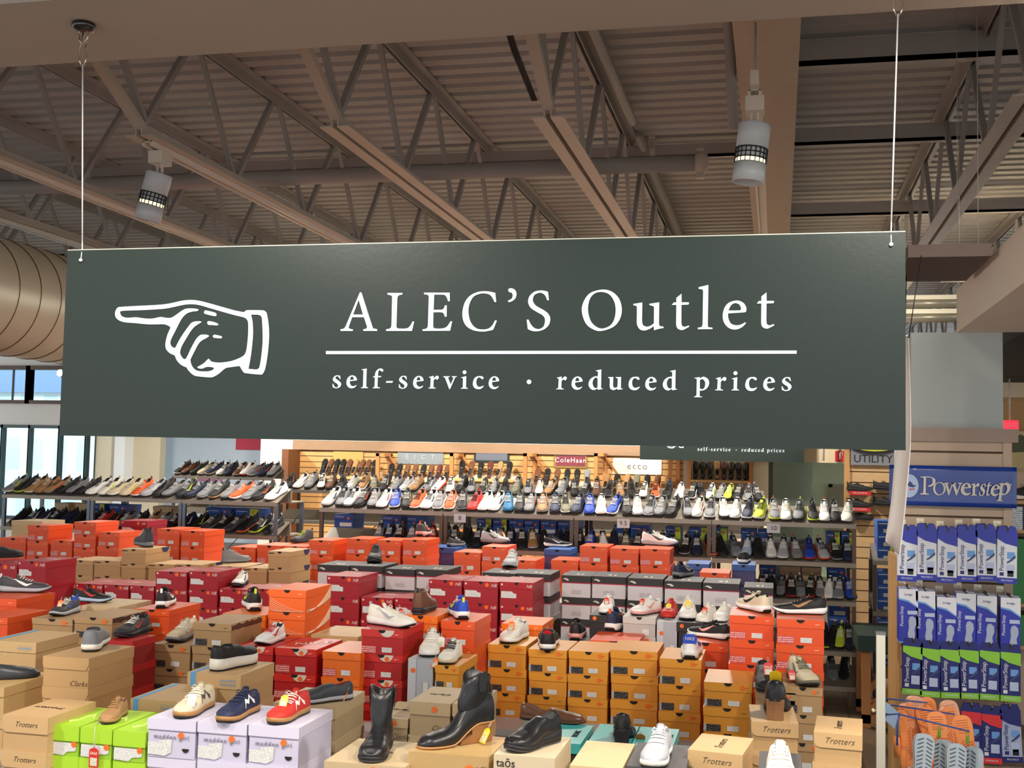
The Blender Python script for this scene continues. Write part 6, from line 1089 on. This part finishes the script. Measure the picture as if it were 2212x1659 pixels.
for i, (q, y) in enumerate(((2098, 1524), (2142, 1530))):
    t = pr if i == 0 else copy_tree(pr); p = PY(q, y, YP-.30); t.location = p; tag(t, ('left' if i == 0 else 'right') + ' navy insole pack with red band, bottom row behind the slides', 'insole pack', 'red banded insole packs'); hk = thing('display_hook', ('left' if i == 0 else 'right') + ' peg hook holding a red banded pack', 'hook', (p.x, YP, p.z), 0, 'peg hooks of the insole display'); MB().tube([(0, 0, .012), (0, -.33, .012)], .0025, 5).obj('peg', M_GALV, hk)
t = pack_proto('sil'); p = PY(2181, 1527, YP-.30); t.location = p; t.rotation_euler = (0, -.05, 0); tag(t, 'silver insole pack, bottom row right end of the display', 'insole pack'); hk = thing('display_hook', 'peg hook holding the silver pack', 'hook', (p.x, YP, p.z), 0, 'peg hooks of the insole display'); MB().tube([(0, 0, .012), (0, -.33, .012)], .0025, 5).obj('peg', M_GALV, hk)
# blue banner with the name
YBN = YP - .06; a_, b_ = PY(1921, 1004, YBN), PY(2197, 1098, YBN); w, h = b_.x-a_.x, a_.z-b_.z
t = thing('blue_banner', 'blue banner with white lettering fixed across the insole display', 'banner', (a_.x, YBN, b_.z))
R = [[(w*u, .004*math.sin(u*9)+.003*math.sin(z*5), z*h) for z in [q/8 for q in range(9)]] for u in [q/20 for q in range(21)]]; R2 = [r + [(p_[0], p_[1]+.006, p_[2]) for p_ in r[::-1]] for r in R]
mb = MB(); mb.loft(R2); mb.obj('banner_sheet', mat('royal_blue_vinyl', (28, 62, 150), .22, var=.05, scale=3, coat=.3), t)
def pl_(q, y): v = PY(q, y, YBN-.004) - Vector((a_.x, 0, b_.z)); return v.x, v.z
s5 = 1/7.575; PW = []
PW.append([[(1920+x*s5, 990+y*s5) for x, y in smooth_contour(parse(c))] for c in ('512,298* 660,298 740,330 760,380 730,440 670,465* 635,460* 650,445 700,420 715,370 700,325 650,312 605,312* 600,560* 615,575 650,578* 650,595* 512,590* 512,574* 550,568 560,555* 568,330* 560,315 512,310*',)])
def pg(g, x0, x1, y0, y1, sh=0):
    cs = glyph(g, 0, 0, 1, 1); xs_ = [p_[0] for c in cs for p_ in c]; ys_ = [p_[1] for c in cs for p_ in c]; X0_, X1_, Y0_, Y1_ = min(xs_), max(xs_), min(ys_), max(ys_)
    return [[(1920 + (x0 + (p_[0]-X0_)/(X1_-X0_)*(x1-x0) + sh*(y1-(y0+(p_[1]-Y0_)/(Y1_-Y0_)*(y1-y0))))*s5, 990 + (y0+(p_[1]-Y0_)/(Y1_-Y0_)*(y1-y0))*s5) for p_ in c] for c in cs]
for args in (('O', 722, 925, 390, 605), ('v', 895, 1065, 400, 605), ('v', 1010, 1200, 400, 605), ('e', 1172, 1345, 402, 607), ('r', 1335, 1480, 405, 610), ('s', 1462, 1560, 415, 615, .18), ('T', 1560, 1650, 385, 612, .18), ('e', 1650, 1800, 430, 618, .12), ('p', 1752, 1960, 395, 700, .12)): PW.append(pg(*args))
PW.append([[(1920+(1993+10*math.cos(k))*s5, 990+(432+12*math.sin(k))*s5) for k in [q*PI/4 for q in range(8)]]])
for q, cs in enumerate(PW):
    mobj('letter', fill_mesh([[pl_(x, y) for x, y in c] for c in cs], .0006), M_TRACK, t, (0, -.012, 0))
for nm, c, m_, off in (('logo_disc', [(330+155*math.cos(k), 450+190*math.sin(k)) for k in [q*2*PI/28 for q in range(28)]], mat('logo_pale_blue', (176, 200, 232), .4, var=0), -.010), ('logo_swirl', [(340, 370), (370, 400), (400, 440), (450, 440), (400, 475), (340, 465), (300, 440)], M_PN, -.012), ('logo_red', [(330, 490), (380, 500), (430, 485), (400, 515), (340, 522)], M_PR, -.012)):
    mobj(nm, fill_mesh([[pl_(1920+x*s5, 990+y*s5) for x, y in c]], .0005), m_, t, (0, off, 0))
# white banner hanging edge-on
LB = [(1950, 724), (1948, 800), (1946, 880), (1938, 960), (1931, 1010), (1925, 1080), (1918, 1130), (1912, 1169)]; RB = [(1962, 730), (1966, 860), (1967, 920), (1966, 970), (1962, 1020), (1955, 1100), (1948, 1160), (1943, 1200)]
t = thing('white_banner', 'white paper banner hanging edge-on on black strings beside the big sign', 'banner', (PY(1955, 724, 5.8).x, 5.8, PY(1955, 724, 5.8).z)); o_ = t.location.copy()
R = []
for (x0, y0), (x1, y1) in zip(LB, RB):
    A, B = PY(x0, y0, 6.3)-o_, PY(x1, y1, 5.7)-o_; R.append([A, A*.66+B*.34+Vector((.01, 0, 0)), A*.33+B*.67+Vector((.012, 0, 0)), B, B+Vector((.003, 0, 0)), A+Vector((.003, 0, 0))])
mb = MB(); mb.loft(R); mb.obj('paper_sheet', mat('white_banner_paper', (236, 232, 226), .5, var=0), t)
mb = MB(); 
for (x0, y0), (x1, y1), Yk in (((1955, 726), (1958, 575), 6.3), ((1963, 730), (1990, 565), 5.7)): A = PY(x0, y0, Yk)-o_; B = PY(x1, y1, Yk)-o_; B.z = ZHB - o_.z; mb.tube([A, B], .0025, 5)
mb.obj('black_string', M_DK, t)
# ================================================================ slide rack with the white post
YSD = 4.85; xp = PY(1903, 1500, YSD).x; ztp = PY(1903, 1366, YSD).z
t = thing('slide_rack', 'white square post with blue wire arms holding rubber slides', 'rack', (xp, YSD, 0)); pw = (PY(1912, 1500, YSD).x-PY(1893, 1500, YSD).x)/2
MB().box(-pw, 0, .03, pw, 2*pw, ztp-.01).obj('post', mat('ivory_post_paint', (226, 224, 206), .4, var=.02), t); MB().box(-pw-.002, -.002, ztp-.01, pw+.002, 2*pw+.002, ztp).obj('post_cap', mat('grey_cap', (120, 124, 124), .5, var=0), t); MB().box(-.07, -.2, 0, .5, .3, .03).obj('base', mat('ivory_post_paint', (226, 224, 206), .4, var=.02), t)
mb = MB(); mb.lathe([(.0, -.006), (.008, -.004), (.008, .004), (0, .01)], (PY(1887, 1537, YSD).x-xp, .02, PY(1887, 1537, YSD).z), 12, axis='X'); mb.tube([(PY(1887, 1537, YSD).x-xp, .02, PY(1887, 1537, YSD).z), (0, .02, PY(1887, 1537, YSD).z)], .003, 6); mb.obj('knob', M_GALV, t)
M_WIRE = mat('blue_coated_wire', (60, 84, 150), .35, var=0)
arms = []
for i, (q0, y0, q1, y1, Yk) in enumerate(((1912, 1509, 2003, 1518, 5.15), (1925, 1523, 2062, 1543, 5.0), (1938, 1542, 2094, 1580, 4.8))):
    A, B = PY(q0, y0, Yk) - t.location, PY(q1, y1, Yk-.12) - t.location; mb = MB(); mb.tube([(pw, pw, A.z-.02), A, B], .0035, 6); mb.obj('wire_arm', M_WIRE, t); arms.append((A + t.location, B + t.location))
mb = MB(); A = PY(1943, 1540, 4.8)-t.location; B = PY(1938, 1610, 4.8)-t.location; mb.tube([A, (A.x-.008, A.y, A.z-.05), B], .004, 6); mb.obj('wire_arm', M_WIRE, t)
mb = MB(); c = [PY(*q, 4.9)-t.location for q in ((1914, 1516), (1942, 1540), (1932, 1576), (1912, 1556))]; mb.add([(v.x, v.y, v.z) for v in c] + [(v.x, v.y+.004, v.z) for v in c], [(0, 1, 2, 3), (7, 6, 5, 4), (0, 4, 5, 1), (1, 5, 6, 2), (2, 6, 7, 3), (3, 7, 4, 0)]); mb.obj('card_holder', mat('pale_blue_acrylic', (150, 176, 206), .2, var=0), t)
SOLE = [(0, 0), (.026, .008), (.036, .03), (.034, .075), (.030, .115), (.040, .165), (.046, .205), (.040, .245), (.022, .268), (0, .274), (-.024, .268), (-.040, .245), (-.043, .205), (-.036, .165), (-.030, .115), (-.034, .075), (-.036, .03), (-.026, .008)]
def slide_proto(rgb, tread, dark, name):
    t = thing('rubber_slide', None, None); m_ = mat(name, rgb, .45, var=.03, scale=12); so = [(x, -z) for x, z in smooth_contour([(a, b, False) for a, b in SOLE], 3)]
    mb = MB(); mb.prism(so, 0, .026); mb.obj('sole', m_, t); mb = MB(); mb.prism([(x*.86, z*.96-.005) for x, z in so], -.003, 0); mb.obj('outsole', m_, t)
    mb = MB()
    if tread == 'chev':
        for k in range(17): z = -.02-k*.0145; hw = .033 if k > 9 else .027; mb.bar((-hw, -.004, z-.006), (-.006, -.004, z+.004), .0035); mb.bar((.006, -.004, z+.004), (hw, -.004, z-.006), .0035)
    else:
        for k in range(6): z = -.02-k*.009; mb.bar((-.022+k*.0005, -.004, z), (.022, -.004, z), .0018)
        for k in range(10): z = -.10-k*.012; mb.bar((-.024, -.004, z-.01), (-.004, -.004, z+.006), .0018); mb.bar((.006, -.004, z), (.028, -.004, z), .0018)
        for k in range(4): mb.bar((.006+.007*k, -.004, -.10), (.006+.007*k, -.004, -.21), .0016)
    mb.obj('tread', mat(name+'_tread', dark, .6, var=0), t)
    mb = MB(); R = []
    for u in [q/10 for q in range(11)]:
        a_ = PI*u; x = -.046*math.cos(a_); y = .022+.055*math.sin(a_); R.append([(x, y, -.13), (x, y, -.21), (x*.9, y-.006 if 0 < u < 1 else y, -.21), (x*.9, y-.006 if 0 < u < 1 else y, -.13)])
    mb.loft(R); mb.obj('strap', m_, t); return t
so_ = slide_proto((244, 150, 84), 'wave', (196, 100, 44), 'orange_rubber'); sg_ = slide_proto((176, 190, 198), 'chev', (84, 98, 112), 'grey_blue_rubber'); sb_ = slide_proto((232, 176, 140), 'wave', (190, 130, 96), 'peach_rubber')
used = set()
for i, (q, y, Yk, pr, rz, ry, lb) in enumerate(((1962, 1519, 5.02, so_, 50, 4, 'orange rubber slide side-on at the left of the slide rack'), (1993, 1524, 5.06, so_, 12, -12, 'orange rubber slide behind, second from the left'), (2021, 1537, 4.86, so_, -4, -6, 'orange rubber slide with green tag loop, front middle'), (2046, 1527, 5.1, so_, 20, -8, 'orange rubber slide partly hidden behind the middle ones'), (2074, 1545, 4.88, so_, -10, -12, 'orange rubber slide with green tag loop, front right'), (1979, 1503, 5.2, sb_, 20, 5, 'peach rubber slide sticking up at the back left'), (2000, 1506, 5.28, so_, 0, -8, 'orange rubber slide at the very back'), (2046, 1513, 5.24, sb_, 10, -14, 'beige peach slide at the back right'),
  (1999, 1585, 4.62, sg_, 10, 6, 'grey blue slide with chevron tread, front left'), (2034, 1597, 4.68, sg_, -55, -4, 'grey blue slide turned side-on between the two treads'), (2068, 1606, 4.62, sg_, 12, 6, 'grey blue slide with chevron tread, front right'), (2098, 1612, 4.68, sg_, -55, -6, 'grey blue slide turned side-on at the right end'))):
    t = pr if id(pr) not in used else copy_tree(pr); used.add(id(pr)); t.location = PY(q, y, Yk); t.rotation_euler = (math.radians(-8), math.radians(ry), math.radians(rz)); tag(t, lb, 'slide', 'rubber slides on the slide rack')
for i, (q, y) in enumerate(((2029, 1562), (2090, 1575))):
    t = thing('tag_loop', ('left' if i == 0 else 'right') + ' green plastic tag loop on an orange slide', 'tag', PY(q, y, 4.80), 0, 'green tag loops'); mb = MB(); mb.tube([(0, 0, 0), (-.004, 0, -.02), (-.003, 0, -.05), (.004, 0, -.052), (.005, 0, -.02)], .0018, 6, closed=True); mb.box(-.004, -.001, -.055, .004, .001, -.028); mb.obj('loop', mat('green_plastic', (96, 170, 50), .4, var=0), t)
# shelves at the right edge
YE = 8.6; xe0 = PY(2180, 1150, YE).x
t = thing('side_shelf', 'wooden shelf unit at the right edge with white and green boxes', 'shelf', (xe0, YE, 0)); 
for y in (1082, 1145, 1304, 1395): z = PY(2195, y, YE).z; MB().box(0, 0, z-.02, .6, .4, z).obj('shelf', M_WOOD, t)
MB().box(0, .4, 0, .6, .42, PY(2195, 1020, YE).z).obj('back_panel', M_WOODP, t); MB().box(-.02, 0, 0, 0, .42, PY(2195, 1082, YE).z).obj('side_panel', M_WOODP, t)
for k in range(3):
    z = PY(2195, 1145, YE).z; t = thing('white_carton', f'tall white carton, {ORD[k]} from left on the right edge shelf', 'carton', (xe0+.05+.09*k, YE+.02, z+.0005), 0, 'white cartons on the right edge shelf'); MB().box(-.04, 0, 0, .04, .3, PY(2195, 1088, YE).z-z-.02).obj('carton', print_mat('white_carton_print', (216, 218, 224), (120, 130, 140), 30, 60, .75), t)
    for (yb, yt, nm) in ((1304, 1155, 'middle'), (1395, 1320, 'lower')):
        z = PY(2195, yb, YE).z; t = thing('green_carton', f'green shoe carton, {ORD[k]} from left on the {nm} right edge shelf', 'carton', (xe0+.06+.11*k, YE+.02, z+.0005), 0, 'green cartons on the right edge shelf'); MB().box(-.052, 0, 0, .052, .3, PY(2195, yt, YE).z-z-.03).obj('carton', mat('green_card', (46, 130, 62), .45), t)
p = PY(2196, 1050, YE+.1); 
for k in range(2): shoe('run', 'k', 'w', line='k', label=f"black and white trainer at the right edge, {'upper' if k else 'lower'} one", loc=(xe0+.17+.2*k, YE+.2, PY(2195, 1082, YE).z+.001), rz=math.radians(80), group='trainers on the right edge shelf')
# ================================================================ lower boxes that show nothing of themselves, one heap
if HID:
    kinds = sorted({h[0] for h in HID}); mb = MB(); ms_ = []
    for kd in kinds: ms_ += [MATS['card_'+kd], MATS['card_lid_'+kd]]
    for kd, W, Hh, D, l, rz in HID:
        i = kinds.index(kd)*2; lh = Hh*BOX[kd][2]; t_ = MB(); t_.box(-W/2+.0025, .0025, 0, W/2-.0025, D-.0025, Hh-lh, i); t_.box(-W/2, 0, Hh-lh, W/2, D, Hh, i+1)
        c, s_ = math.cos(rz), math.sin(rz); t_.v = [(x*c-y*s_+l[0], x*s_+y*c+l[1], z+l[2]) for x, y, z in t_.v]; n = len(mb.v); mb.v += t_.v; mb.f += [tuple(q+n for q in f) for f in t_.f]; mb.m += t_.m; mb.sm += t_.sm
    tag(mb.obj('lower_shoe_boxes', ms_), 'lower shoe boxes buried inside the stacks on the tables', 'shoe box', kind='stuff')
